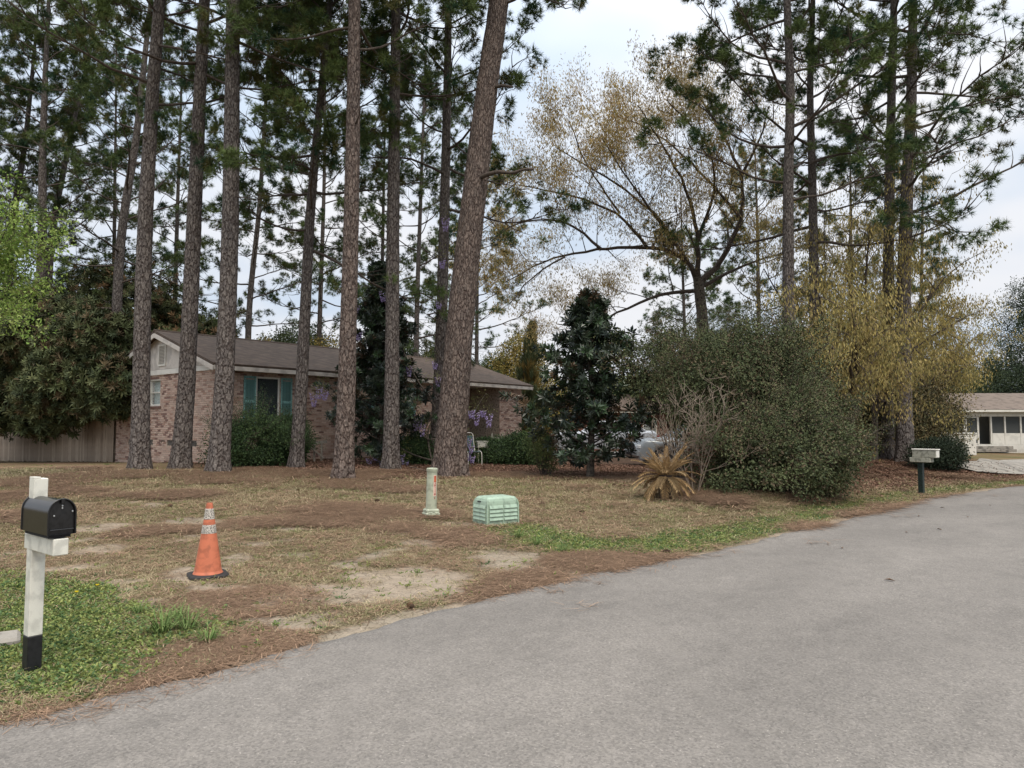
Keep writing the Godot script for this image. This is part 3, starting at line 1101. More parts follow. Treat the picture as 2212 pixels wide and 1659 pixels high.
# a shrub or dense crown: lobes are [centre, radii]; leaves crowd towards the outside of each lobe
func bush(called: String, label: String, category: String, group: String, base: Vector3, lobes: Array, mesh: Mesh, m: Material, count: int, scl: float, pal: Array, seed_: int, stems := 7, inner := 0.25, rough := 0.3, shoots := 0) -> Node3D:
	rng.seed = seed_
	var root := thing(called, label, category, base, 0.0, group)
	var vol := []
	var total := 0.0
	for l in lobes:
		var s: float = pow(l[1].x * l[1].y * l[1].z, 0.667)
		vol.append(s)
		total += s
	var xf := []
	var col := PackedColorArray()
	var wood := Geo.new()
	for li in lobes.size():
		var c: Vector3 = lobes[li][0]
		var r: Vector3 = lobes[li][1]
		for k in int(count * vol[li] / total):
			var d := Vector3(rng.randfn(), rng.randfn(), rng.randfn()).normalized()
			var bump: float = 1.0 + rough * (n_fine.get_noise_3d(d.x * 60.0 + c.x * 9, d.y * 60.0 + seed_, d.z * 60.0) + n_mid.get_noise_3d(d.x * 45.0 + c.x * 9, d.y * 45.0 + seed_, d.z * 45.0) * 1.2)
			var f := rng.randf_range(0.72, 1.0) if rng.randf() > inner else rng.randf_range(0.2, 0.75)
			var p := c + d * r * bump * f
			if p.y < 0.03:
				continue
			if shoots > 0 and n_fine.get_noise_3d(p.x * 38.0 + seed_, p.y * 38.0, p.z * 38.0) < -0.08:
				continue
			xf.append(Transform3D(tilt((d + Vector3.UP * 0.5 + v_rand(0.6)).normalized(), rng.randf() * TAU, scl * rng.randf_range(0.7, 1.3)), p))
			var a: Color = pal[rng.randi() % pal.size()]
			col.append(a * rng.randf_range(0.72, 1.25))
		for k in int(shoots * vol[li] / total):
			# leggy new growth that breaks the outline
			var d := Vector3(rng.randfn(), absf(rng.randfn()) * 0.9, rng.randfn()).normalized()
			var q := limb(wood, c + d * r * 0.75, (d + Vector3.UP * 0.5 + v_rand(0.4)).normalized(), rng.randf_range(0.4, 1.1), 0.007, 6, 0.16, -0.05, 4)
			for i in range(1, 7):
				xf.append(Transform3D(tilt(((q[i] - q[i - 1]).normalized() + v_rand(0.4)).normalized(), rng.randf() * TAU, scl * lerpf(0.95, 0.5, i / 6.0)), q[i]))
				var a: Color = pal[rng.randi() % pal.size()]
				col.append(a * rng.randf_range(0.8, 1.3))
		for k in stems:
			var d := Vector3(rng.randfn() * 0.8, rng.randf_range(0.3, 1.0), rng.randfn() * 0.8).normalized()
			var to := c + d * r * 0.85
			var from := Vector3(rng.randf_range(-0.15, 0.15), -0.05, rng.randf_range(-0.15, 0.15))
			var mid := from.lerp(to, 0.5) + v_rand(0.15) + Vector3(0, 0.1, 0)
			var q := smooth_line(PackedVector3Array([from, mid, to]), 0.35)
			var rad := PackedFloat32Array()
			for i in q.size():
				rad.append(lerpf(0.012 + 0.008 * r.y, 0.005, float(i) / (q.size() - 1)))
			wood.tube(q, rad, 5, Color.WHITE, 1, 1, false)
	part("stems", wood, M.twig, root, "stuff")
	scatter("foliage", mesh, m, xf, col, root)
	return root

func make_pines() -> void:
	# the row in front of the house; each is read off by its lean and girth
	var G := "tall pines in the front yard"
	var b := gp(303, 1014)
	make_pine("pine_tree", "straight grey pine standing before the small window of the brick gable wall", G, seen_trunk([[306, 800], [313, 500], [330, 200], [345, 0]], -b.z, b), 0.235, 23, 9.6, 3.8, 36, 201)
	b = gp(390, 1012)
	make_pine("pine_tree", "slightly leaning pine standing before the middle of the brick gable wall", G, seen_trunk([[405, 800], [418, 500], [432, 200], [442, 0]], -b.z, b), 0.24, 24, 10.5, 3.8, 34, 202)
	b = gp(472, 1021)
	make_pine("pine_tree", "thick straight pine hiding the front corner of the brick house", G, seen_trunk([[486, 800], [497, 500], [501, 250], [504, 0]], -b.z, b), 0.25, 25, 11.0, 3.8, 34, 203)
	b = gp(640, 1010)
	make_pine("pine_tree", "slim pine between the teal shutters and the grey bench frame, with low green boughs", G, seen_trunk([[653, 800], [668, 500], [684, 300], [706, 80]], -b.z, b), 0.19, 17, 6.2, 3.4, 44, 204, "bark", 1.1)
	b = gp(742, 1036)
	make_pine("pine_tree", "rust brown pine with knobbly bark standing before the tall magnolia's edge", G, seen_trunk([[750, 800], [758, 500], [763, 250], [766, 0]], -b.z, b), 0.225, 23, 10.0, 3.6, 32, 205, "bark_red")
	b = gp(845, 1014)
	make_pine("pine_tree", "straight pine standing before the middle of the tall dark magnolia", G, seen_trunk([[847, 800], [849, 500], [853, 200], [856, 0]], -b.z, b), 0.225, 24, 10.5, 3.6, 32, 206)
	b = gp(940, 1004)
	make_pine("pine_tree", "dark pine wound with wisteria vines behind the thickest leaning trunk", G, seen_trunk([[950, 800], [959, 500], [965, 250], [969, 0]], -b.z, b), 0.21, 23, 8.0, 3.6, 36, 207)
	b = gp(970, 1028)
	make_pine("pine_tree", "thickest pine, red-barked and leaning, with a broken side limb", G, seen_trunk([[986, 800], [1004, 600], [1027, 400], [1051, 200], [1078, 0]], -b.z, b), 0.4, 26, 12.0, 4.2, 30, 208, "bark_red", 1.0, 0.3, 2, 30)
	# broken limbs of the thickest pine reach out over the yard
	var big: Node3D = get_node("pine_tree_007")
	rng.seed = 5
	var g := Geo.new()
	var d := -b.z
	g.tube(smooth_line(PackedVector3Array([pt(1022, 392, d) - b, pt(1050, 378, d - 0.4) - b, pt(1078, 371, d - 0.6) - b, pt(1108, 374, d - 0.7) - b, pt(1130, 366, d - 0.8) - b, pt(1153, 366, d - 0.8) - b]), 0.1), _taper(0.062, 0.032, PackedVector3Array([pt(1022, 392, d), pt(1050, 378, d - 0.4), pt(1078, 371, d - 0.6), pt(1108, 374, d - 0.7), pt(1130, 366, d - 0.8), pt(1153, 366, d - 0.8)]), 0.1), 8)
	part("broken_limb", g, M.twig, big)
	g = Geo.new()
	g.tube(PackedVector3Array([pt(1052, 190, d) - b, pt(1085, 185, d - 0.3) - b, pt(1108, 188, d - 0.4) - b]), PackedFloat32Array([0.06, 0.045, 0.03]), 7)
	part("broken_limb", g, M.twig, big)
	# right-hand stand on the bank
	G = "pines on the leaf-covered bank"
	b = on_land(pt(1712, 900, 21.0).x, -21.0)
	make_pine("pine_tree", "pine rising straight out of the big green shrub mass", G, seen_trunk([[1704, 700], [1703, 400], [1707, 200], [1700, 0]], 21.0, b), 0.2, 22, 7.4, 5.0, 34, 211, "bark", 1.0, 0.4)
	b = on_land(pt(1764, 900, 24.0).x, -24.0)
	make_pine("pine_tree", "dark slender pine behind the shrub mass, partly hidden by yellow leaves", G, seen_trunk([[1760, 700], [1755, 400], [1750, 200], [1756, 0]], 24.0, b), 0.195, 22, 7.0, 4.6, 34, 212, "bark", 1.0, 1.2)
	b = gp(1915, 990)
	make_pine("pine_tree", "one of two close pines on the bank, the one nearer the big shrub mass", G, seen_trunk([[1917, 700], [1922, 400], [1926, 200], [1931, 0]], -b.z, b), 0.2, 22, 7.8, 4.2, 32, 213, "bark", 1.0, 2.2)
	b = gp(1955, 996)
	make_pine("pine_tree", "one of two close pines on the bank, the one nearer the pale mailbox", G, seen_trunk([[1951, 700], [1960, 400], [1969, 200], [1972, 0]], -b.z, b), 0.235, 23, 7.4, 5.4, 38, 214, "bark", 1.0, 0.0)
	# pines behind the house
	G = "pines behind the brick house"
	var back := [
		[[[20, 560], [55, 300], [75, 100]], 36.0, 0.26, 24, 8.0, 3.6], [[[90, 560], [93, 300], [105, 0]], 33.5, 0.29, 25, 8.0, 4.0],
		[[[108, 560], [145, 330], [192, 120]], 36.0, 0.23, 24, 8.5, 3.6], [[[258, 560], [294, 300], [310, 150]], 31.0, 0.25, 25, 8.5, 4.0],
		[[[378, 640], [385, 400], [390, 250]], 40.0, 0.17, 24, 9.0, 3.4], [[[538, 680], [560, 450], [572, 250]], 38.0, 0.19, 25, 8.0, 3.8],
		[[[690, 720], [700, 400], [702, 150]], 41.0, 0.17, 26, 8.5, 3.6], [[[825, 640], [829, 400], [833, 200]], 44.0, 0.17, 25, 9.0, 3.8],
		[[[900, 700], [908, 450], [915, 250]], 38.0, 0.17, 22, 6.5, 3.6], [[[245, 640], [248, 400], [250, 250]], 43.0, 0.17, 25, 9.0, 4.0],
		[[[-60, 640], [-50, 400], [-40, 250]], 36.0, 0.24, 26, 9.0, 4.4],
		[[[1030, 720], [1034, 450], [1040, 300]], 47.0, 0.17, 19, 7.0, 3.8],
	]
	var told := ["dark pine leaning towards the house above the lime-green young tree", "straight stout pine rising behind the evergreen over the fence", "pine tilting away from its straight stout neighbour behind the fence evergreens", "strongly leaning pine rising behind the gable peak of the brick house", "thin pine seen between the two trunks before the gable wall", "pine rising behind the roof between the corner pine and the slim low-boughed pine", "thin straight pine rising behind the roof beside the slim low-boughed pine", "thin pine behind the top of the tall magnolia, between the middle pines", "pine with low boughs behind the roof, close to the wisteria-wound pine"]
	for k in back.size():
		var q: Array = back[k]
		var f: Vector3 = pt(q[0][0][0], q[0][0][1], q[1])
		var label: String = told[k] if k < told.size() else "distant pine in the woods far behind the brick house"
		make_pine("pine_tree", label, G, seen_trunk(q[0], q[1], on_land(f.x, f.z)), q[2], q[3], q[4] - 2.6, q[5] + 0.6, 40, 230 + k, "bark", 0.95, k * 0.7, 4, 14)
	G = "pines beyond the oak and the yellow trees"
	back = [[[[1640, 760], [1636, 500], [1630, 300]], 42.0, 0.19, 17, 6.0, 3.8], [[[1840, 760], [1838, 500], [1836, 300]], 40.0, 0.19, 18, 5.0, 3.8], [[[1480, 760], [1474, 560], [1470, 400]], 50.0, 0.19, 15, 5.0, 3.6], [[[1990, 760], [1992, 500], [1996, 300]], 52.0, 0.19, 15, 4.0, 3.6]]
	for k in back.size():
		var q: Array = back[k]
		var f: Vector3 = pt(q[0][0][0], q[0][0][1], q[1])
		make_pine("pine_tree", "distant pine standing beyond the oak and the yellow trees", G, seen_trunk(q[0], q[1], on_land(f.x, f.z)), q[2], q[3], q[4] - 1.5, q[5] + 0.5, 34, 260 + k, "bark", 0.95, k * 0.7, 4, 12)

func _taper(r0: float, r1: float, ctrl: PackedVector3Array, step: float) -> PackedFloat32Array:
	var n := smooth_line(ctrl, step).size()
	var out := PackedFloat32Array()
	for i in n:
		out.append(lerpf(r0, r1, float(i) / (n - 1)) * rng.randf_range(0.9, 1.1))
	return out

func make_oak() -> void:
	rng.seed = 301
	var D := 28.0
	var b := on_land(pt(1516, 900, D).x, -D)
	var root := thing("oak_tree", "wide-spreading oak hung with small yellow-brown catkins and leaves", "oak tree", b)
	var line := smooth_line(PackedVector3Array([Vector3(0, -0.1, 0), pt(1518, 720, D) - b, pt(1512, 640, D) - b, pt(1508, 600, D) - b]), 0.25)
	part("trunk", trunk_geo(line, 0.28, 0.2, 18, 0.3, 2.0), M.oak_bark, root)
	var wood := Geo.new()
	var tips := []
	# the main limbs as they spread in the photograph; the last number is how far each leans towards or away from the road
	var limbs := [
		[[[1508, 620], [1480, 560], [1400, 535], [1300, 538], [1190, 560], [1090, 610]], 0.15, -1.5],
		[[[1508, 628], [1420, 640], [1340, 672], [1280, 700], [1200, 700]], 0.12, -2.5],
		[[[1508, 605], [1506, 520], [1490, 430], [1440, 330], [1380, 230]], 0.15, 1.5],
		[[[1510, 610], [1560, 560], [1600, 470], [1600, 380], [1560, 290], [1490, 180]], 0.17, -0.5],
		[[[1515, 620], [1580, 585], [1650, 560], [1700, 545]], 0.12, -1.5],
		[[[1480, 562], [1420, 470], [1320, 390], [1200, 320]], 0.1, 1.0],
		[[[1400, 536], [1330, 460], [1220, 420], [1120, 400]], 0.09, -1.0],
		[[[1600, 380], [1640, 300], [1660, 230]], 0.09, 1.5],
		[[[1506, 520], [1540, 420], [1530, 320], [1440, 215]], 0.1, 3.0],
		[[[1300, 538], [1220, 480], [1130, 480], [1060, 520]], 0.08, 0.5],
		[[[1220, 555], [1150, 600], [1100, 660]], 0.05, 0.5],
		[[[1340, 460], [1270, 360], [1230, 260]], 0.06, 1.0],
		[[[1600, 470], [1520, 380], [1420, 290], [1330, 250]], 0.09, -2.0],
		[[[1508, 600], [1440, 500], [1380, 420], [1300, 300]], 0.1, 3.5],
	]
	for L in limbs:
		var ctrl := PackedVector3Array()
		var n: int = L[0].size()
		for i in n:
			ctrl.append(pt(L[0][i][0], L[0][i][1], D - L[2] * pow(float(i) / (n - 1), 1.3)) - b)
		var p := smooth_line(ctrl, 0.45)
		var rad := PackedFloat32Array()
		for i in p.size():
			p[i] += v_rand(0.04)
			rad.append(lerpf(L[1] * 0.8, 0.02, pow(float(i) / (p.size() - 1), 0.7)))
		wood.tube(p, rad, 8, Color.WHITE, 1, 1, false)
		var k := 2
		while k < p.size():
			var bd := (p[k] - p[k - 1]).normalized()
			var sd := (bd * 0.5 + v_rand(0.9) + Vector3.UP * 0.55).normalized()
			var far := float(k) / p.size()
			grow(wood, tips, p[k], sd, lerpf(2.4, 1.5, far) * rng.randf_range(0.7, 1.2), rad[k] * 0.5, 2, 0.16, 0.04, 4)
			k += 1 if far > 0.4 else 2
	part("limbs", wood, M.twig, root, "stuff")
	leaf_out(root, "catkins", tips, spray.catkin, M.leaf_soft, 1, 0.16, 1.3, [Color(0.46, 0.335, 0.125), Color(0.39, 0.255, 0.11), Color(0.41, 0.33, 0.115), Color(0.52, 0.4, 0.18), Color(0.34, 0.275, 0.1)], 1.0)

func make_yellow_trees() -> void:
	# small trees in yellow catkins between the pines on the bank and the white house
	var list := [
		["yellow_tree", "spreading tree of yellow catkins over the two close pines on the bank", 1885, 960, 22.5, [[1830, 600], [1930, 560], [2040, 600], [2080, 690], [1990, 650], [1800, 680], [1880, 480], [1980, 500]], 1.9, 0.12, 401],
		["yellow_tree", "yellow-leaved tree with two thin trunks beside the big shrub mass", 1832, 930, 19.5, [[1770, 640], [1840, 670], [1890, 690], [1780, 740], [1850, 740], [1930, 700]], 1.4, 0.1, 402],
		["yellow_tree", "yellow tree drooping towards the white house", 2010, 930, 27.0, [[2060, 660], [2120, 720], [2110, 780], [2000, 680], [2040, 800], [1950, 800]], 1.9, 0.12, 403],
		["yellow_tree", "thin yellow tree behind the dark slender pine", 1770, 930, 27.0, [[1700, 520], [1780, 480], [1840, 450], [1880, 560], [1650, 580]], 2.2, 0.11, 404],
	]
	for q in list:
		rng.seed = q[8]
		var D: float = q[4]
		var f := pt(q[2], q[3], D)
		var b := on_land(f.x, f.z)
		var root := thing(q[0], q[1], "tree", b)
		var wood := Geo.new()
		var tips := []
		var fork := Vector3(rng.randf_range(-0.1, 0.1), 1.4, 0)
		part("trunk", trunk_geo(smooth_line(PackedVector3Array([Vector3(0, -0.1, 0), Vector3(0.05, 0.7, 0), fork]), 0.2), q[7], q[7] * 0.85, 12, 0.25, 1.0), M.oak_bark, root)
		for k in q[5].size():
			var to := pt(q[5][k][0], q[5][k][1], D + rng.randf_range(-2.0, 1.6)) - b
			var mid := fork.lerp(to, 0.5) + Vector3(rng.randf_range(-0.3, 0.3), 0.5, rng.randf_range(-0.3, 0.3))
			var p := smooth_line(PackedVector3Array([fork, mid, to]), 0.4)
			var rad := PackedFloat32Array()
			for i in p.size():
				rad.append(lerpf(q[7] * 0.6, 0.02, float(i) / (p.size() - 1)))
			wood.tube(p, rad, 6, Color.WHITE, 1, 1, false)
			var i := 2
			while i < p.size():
				var sd := ((p[i] - p[i - 1]).normalized() * 0.5 + v_rand(0.9)).normalized()
				grow(wood, tips, p[i], sd, q[6] * rng.randf_range(0.6, 1.0), 0.02, 1, 0.18, -0.03, 4)
				i += 1
		part("limbs", wood, M.twig, root, "stuff")
		leaf_out(root, "catkins", tips, spray.yellow, M.leaf_soft, 1, 0.22, 1.4, [Color(0.37, 0.29, 0.09), Color(0.29, 0.245, 0.08), Color(0.45, 0.36, 0.13), Color(0.22, 0.2, 0.075), Color(0.33, 0.25, 0.1)], 1.0)

func make_magnolia(label: String, foot: Vector3, high: float, wide: float, seed_: int, clear := 0.35) -> void:
	rng.seed = seed_
	var root := thing("magnolia_tree", label, "magnolia tree", foot)
	var line := smooth_line(PackedVector3Array([Vector3(0, -0.1, 0), Vector3(0.04, high * 0.4, 0.02), Vector3(-0.05, high * 0.97, 0)]), 0.3)
	part("trunk", trunk_geo(line, 0.1, 0.025, 12, 0.25, 1.0), M.oak_bark, root)
	var wood := Geo.new()
	var xf := []
	var col := PackedColorArray()
	var n := int(high * 20)
	for k in n:
		var f := (k + rng.randf()) / n
		var y := lerpf(clear, high, pow(f, 0.92))
		var prof := pow(1.0 - f, 0.8) * (0.78 + 0.26 * sin(f * 15.0 + seed_)) + 0.04
		if f < 0.06:
			prof *= 0.75 + f * 4.0
		var l := wide * prof * rng.randf_range(0.75, 1.1)
		var az := k * 2.4 + rng.randf_range(-0.4, 0.4)
		var d := Vector3(cos(az), rng.randf_range(-0.05, 0.45), sin(az)).normalized()
		var p := limb(wood, Vector3(0, y, 0), d, l, 0.012 + 0.006 * l, 5, 0.14, 0.06)
		for i in range(1, 6):
			for e in 2 if i < 4 else 3:
				var td := ((p[i] - p[i - 1]).normalized() * 0.7 + v_rand(0.9) + Vector3.UP * 0.5).normalized()
				xf.append(Transform3D(tilt(td, rng.randf() * TAU, rng.randf_range(0.75, 1.2)), p[i] + v_rand(0.13)))
				var c := Color(0.032, 0.046, 0.027)
				var w := rng.randf()
				if w < 0.2: c = Color(0.045, 0.08, 0.035)
				elif w < 0.3: c = Color(0.09, 0.06, 0.035)
				elif w < 0.45: c = Color(0.026, 0.04, 0.032)
				col.append(c * rng.randf_range(0.8, 1.4))
	part("boughs", wood, M.twig, root, "stuff")
	scatter("foliage", spray.rosette, M.leaf_gloss, xf, col, root)

func make_shrubs() -> void:
	var green := [Color(0.075, 0.095, 0.04), Color(0.1, 0.12, 0.052), Color(0.055, 0.072, 0.032), Color(0.14, 0.15, 0.07), Color(0.13, 0.1, 0.06)]
	# the big mass by the road
	var b := on_land(5.6, -15.8)
	bush("evergreen_shrub", "tall rounded evergreen shrub, largest of the green mass beside the road", "shrub", "green shrub mass beside the road", b, [[Vector3(-0.1, 1.7, 0), Vector3(1.25, 1.55, 1.3)], [Vector3(-1.0, 2.4, -0.2), Vector3(0.85, 1.0, 1.0)], [Vector3(0.75, 1.5, 0.1), Vector3(0.8, 1.0, 0.9)], [Vector3(1.3, 0.8, 0.2), Vector3(0.65, 0.75, 0.8)], [Vector3(-0.6, 1.0, 0.4), Vector3(0.9, 0.9, 0.9)], [Vector3(0.1, 2.7, -0.1), Vector3(0.7, 0.75, 0.7)], [Vector3(-1.7, 2.0, 0.1), Vector3(0.6, 0.8, 0.6)]], spray.small, M.leaf, 9500, 1.0, green, 501, 9, 0.3, 0.75, 260)
	b = on_land(5.35, -13.5)
	bush("evergreen_shrub", "low spreading evergreen shrub at the asphalt edge below the taller mass", "shrub", "green shrub mass beside the road", b, [[Vector3(0, 0.6, 0), Vector3(0.8, 0.65, 0.75)], [Vector3(-0.9, 0.55, -0.4), Vector3(0.75, 0.75, 0.7)], [Vector3(0.25, 1.2, -0.8), Vector3(0.6, 0.8, 0.7)], [Vector3(0.8, 0.5, -0.3), Vector3(0.5, 0.6, 0.6)], [Vector3(-0.4, 1.1, -0.3), Vector3(0.5, 0.55, 0.5)]], spray.small, M.leaf, 5400, 0.9, green, 502, 8, 0.3, 0.8, 170)
	b = on_land(4.3, -18.6)
	bush("evergreen_shrub", "dark shrub of fine leaves between the conical magnolia and the taller mass", "shrub", "green shrub mass beside the road", b, [[Vector3(0, 2.9, 0), Vector3(1.6, 1.15, 1.2)], [Vector3(1.6, 2.7, -0.4), Vector3(1.6, 1.5, 1.2)], [Vector3(2.6, 1.6, -0.2), Vector3(1.0, 1.5, 1.0)]], spray.small, M.leaf, 6400, 1.05, green, 503, 9, 0.3, 0.7, 150)
	b = on_land(4.35, -14.6)
	bush("red_tipped_shrub", "low shrub with reddish new leaves beside the brown sago palm", "shrub", "", b, [[Vector3(0, 0.6, 0), Vector3(0.75, 0.6, 0.6)], [Vector3(0.7, 0.75, -0.2), Vector3(0.7, 0.65, 0.6)]], spray.small, M.leaf, 1500, 0.9, [Color(0.1, 0.1, 0.05), Color(0.16, 0.085, 0.055), Color(0.075, 0.09, 0.045), Color(0.2, 0.09, 0.06)], 504, 8, 0.35)
	# undergrowth behind the bank
	var brownish := [Color(0.11, 0.1, 0.05), Color(0.16, 0.125, 0.065), Color(0.08, 0.085, 0.04), Color(0.2, 0.16, 0.07)]
	for q in [[1845, 970, 23.5, 1.3, 1.2, 505, "olive brown undergrowth between the shrub mass and the bank pines"], [2000, 960, 24.5, 1.3, 1.5, 506, "olive brown undergrowth behind the two close bank pines"], [1800, 950, 24.5, 2.0, 1.9, 508, "olive brown undergrowth behind the yellow tree with thin trunks"]]:
		var f := pt(q[0], q[1], q[2])
		bush("wild_shrub", q[6], "shrub", "undergrowth on the bank", on_land(f.x, f.z), [[Vector3(0, q[4] * 0.8, 0), Vector3(q[3], q[4], 1.1)], [Vector3(-q[3] * 0.6, q[4] * 0.6, 0.3), Vector3(q[3] * 0.7, q[4] * 0.8, 0.9)]], spray.broad, M.leaf, 1800, 0.9, brownish, q[5], 8, 0.3, 0.45)
	b = gp(2026, 1012)
	bush("dark_shrub", "small dark bush on the bank behind the pale mailbox", "shrub", "", b, [[Vector3(0, 0.4, 0), Vector3(0.75, 0.5, 0.6)]], spray.small, M.leaf, 1000, 0.9, [Color(0.028, 0.045, 0.026), Color(0.04, 0.055, 0.03)], 509, 8, 0.3)
	# under the house front
	var azalea := [Color(0.05, 0.09, 0.035), Color(0.07, 0.12, 0.045), Color(0.035, 0.06, 0.028), Color(0.09, 0.14, 0.05)]
	b = on_land(pt(545, 990, 20.6).x, -20.6)
	bush("azalea_bush", "leafy green bush under the teal-shuttered window of the brick house", "shrub", "", b, [[Vector3(0, 0.75, 0), Vector3(0.7, 0.8, 0.6)], [Vector3(-0.5, 0.5, 0.2), Vector3(0.55, 0.6, 0.5)], [Vector3(0.65, 0.55, -0.3), Vector3(0.55, 0.65, 0.5)]], spray.small, M.leaf, 2900, 0.95, azalea, 511, 8, 0.25, 0.7, 110)
	b = on_land(pt(620, 985, 22.4).x, -22.4)
	bush("azalea_bush", "rounded dark bush beside the grey bench frame at the house wall", "shrub", "", b, [[Vector3(0, 0.7, 0), Vector3(0.7, 0.8, 0.5)]], spray.small, M.leaf, 1500, 1.0, azalea, 512, 8, 0.25)
	for q in [[1060, 985, 24.5, 0.9, 0.5, 513, "low leafy plants before the porch chairs"], [1125, 980, 24.0, 1.0, 0.65, 514, "low leafy bush between the porch's brick pier and the conical magnolia"], [900, 990, 23.0, 0.9, 0.55, 515, "low leafy bush at the foot of the tall dark magnolia"]]:
		var f := pt(q[0], q[1], q[2])
		bush("low_shrub", q[6], "shrub", "", on_land(f.x, f.z), [[Vector3(0, q[4] * 0.7, 0), Vector3(q[3], q[4], 0.6)]], spray.small, M.leaf, 1300, 1.0, azalea, q[5], 8, 0.3, 0.4)
	b = gp(1180, 1028)
	bush("young_shrub", "young yellow-green sapling bush standing beside the conical magnolia", "shrub", "", b, [[Vector3(0, 0.65, 0), Vector3(0.42, 0.5, 0.4)], [Vector3(-0.15, 0.95, 0), Vector3(0.35, 0.35, 0.3)]], spray.small, M.leaf, 330, 0.75, [Color(0.13, 0.17, 0.06), Color(0.1, 0.14, 0.05), Color(0.18, 0.18, 0.07)], 516, 9, 0.4, 0.5)
	# left of the house, over the fence
	var dark := [Color(0.08, 0.1, 0.042), Color(0.11, 0.13, 0.055), Color(0.055, 0.072, 0.032), Color(0.14, 0.155, 0.07), Color(0.14, 0.105, 0.055)]
	b = on_land(pt(130, 960, 31.2).x, -31.2)
	bush("evergreen_tree", "broad dark evergreen with whorled leaves overhanging the wooden fence", "tree", "", b, [[Vector3(-0.3, 3.6, 0), Vector3(3.6, 2.6, 2.2)], [Vector3(-2.6, 3.0, 0.4), Vector3(2.0, 2.0, 1.7)], [Vector3(1.7, 3.2, 0.2), Vector3(1.7, 1.9, 1.6)], [Vector3(0.2, 2.6, 1.6), Vector3(2.4, 1.5, 1.4)], [Vector3(3.1, 2.9, 4.6), Vector3(1.5, 1.5, 1.5)], [Vector3(3.2, 4.6, 4.0), Vector3(1.3, 1.3, 1.3)], [Vector3(0.8, 5.4, 2.6), Vector3(2.4, 1.6, 1.6)], [Vector3(2.2, 3.2, 3.0), Vector3(1.6, 1.5, 1.5)], [Vector3(5.9, 2.9, 6.4), Vector3(1.1, 1.25, 0.9)], [Vector3(5.1, 4.5, 5.6), Vector3(1.25, 1.2, 1.0)], [Vector3(4.3, 3.4, 5.4), Vector3(1.1, 1.5, 1.0)]], spray.whorl, M.leaf, 14500, 1.25, dark, 521, 6, 0.16, 0.45)
	b = on_land(pt(240, 960, 34.5).x, -34.5)
	bush("evergreen_tree", "tall dark evergreen with reddish tips behind the gable of the brick house", "tree", "", b, [[Vector3(0, 6.2, 0), Vector3(3.6, 3.2, 2.4)], [Vector3(3.4, 5.2, 0), Vector3(2.6, 2.2, 1.8)], [Vector3(-2.6, 5.8, 0), Vector3(2.2, 2.2, 1.8)], [Vector3(0.5, 3.4, 0.5), Vector3(3.6, 2.4, 1.8)]], spray.whorl, M.leaf, 9500, 1.35, [Color(0.085, 0.1, 0.042), Color(0.12, 0.135, 0.055), Color(0.06, 0.075, 0.034), Color(0.19, 0.12, 0.06)], 522, 9, 0.2, 0.55)
	# fresh green tree at the frame's edge
	rng.seed = 530
	b = on_land(pt(-90, 900, 15.0).x, -15.0)
	var root := thing("young_leafy_tree", "bright lime-green young tree before the dark evergreens by the fence", "tree", b)
	var wood := Geo.new()
	var tips := []
	part("trunk", trunk_geo(smooth_line(PackedVector3Array([Vector3(0, -0.1, 0), Vector3(0.1, 1.6, 0), Vector3(0.0, 3.2, 0)]), 0.3), 0.07, 0.045, 10, 0.25, 1.0), M.oak_bark, root)
	for q in [[20, 480], [60, 520], [95, 545], [30, 600], [60, 650], [-20, 560], [-60, 470], [15, 690]]:
		var to := pt(q[0], q[1], 15.0 + rng.randf_range(-0.9, 0.9)) - b
		var p := smooth_line(PackedVector3Array([Vector3(0, 2.4, 0), Vector3(0, 2.4, 0).lerp(to, 0.55) + Vector3.UP * 0.3, to]), 0.3)
		var rad := PackedFloat32Array()
		for i in p.size():
			rad.append(lerpf(0.03, 0.008, float(i) / (p.size() - 1)))
		wood.tube(p, rad, 5, Color.WHITE, 1, 1, false)
		for i in range(p.size() / 2, p.size()):
			grow(wood, tips, p[i], ((p[i] - p[i - 1]).normalized() + v_rand(0.7)).normalized(), 0.7, 0.008, 1, 0.2, -0.02, 3)
	part("limbs", wood, M.twig, root, "stuff")
	leaf_out(root, "foliage", tips, spray.broad, M.leaf_soft, 1, 0.14, 0.85, [Color(0.24, 0.36, 0.07), Color(0.31, 0.42, 0.1), Color(0.18, 0.29, 0.06), Color(0.36, 0.44, 0.14)])

func make_bare_shrub() -> void:
	rng.seed = 601
	var b := on_land(pt(1500, 1040, 13.6).x, -13.6)
	var root := thing("bare_shrub", "leafless pale-twigged shrub fanning up behind the sago palm", "shrub", b)
	var tips := []
	for k in 7:
		var g := Geo.new()
		var az := rng.randf() * TAU
		var o := Vector3(cos(az), 0, sin(az)) * 0.06 + Vector3(0, -0.05, 0)
		var d := Vector3(cos(az) * 0.22, 1, sin(az) * 0.22).normalized()
		grow(g, tips, o, d, rng.randf_range(1.0, 1.35), 0.013, 3, 0.1, 0.03, 5)
		part("stem", g, M.pale_twig, root)

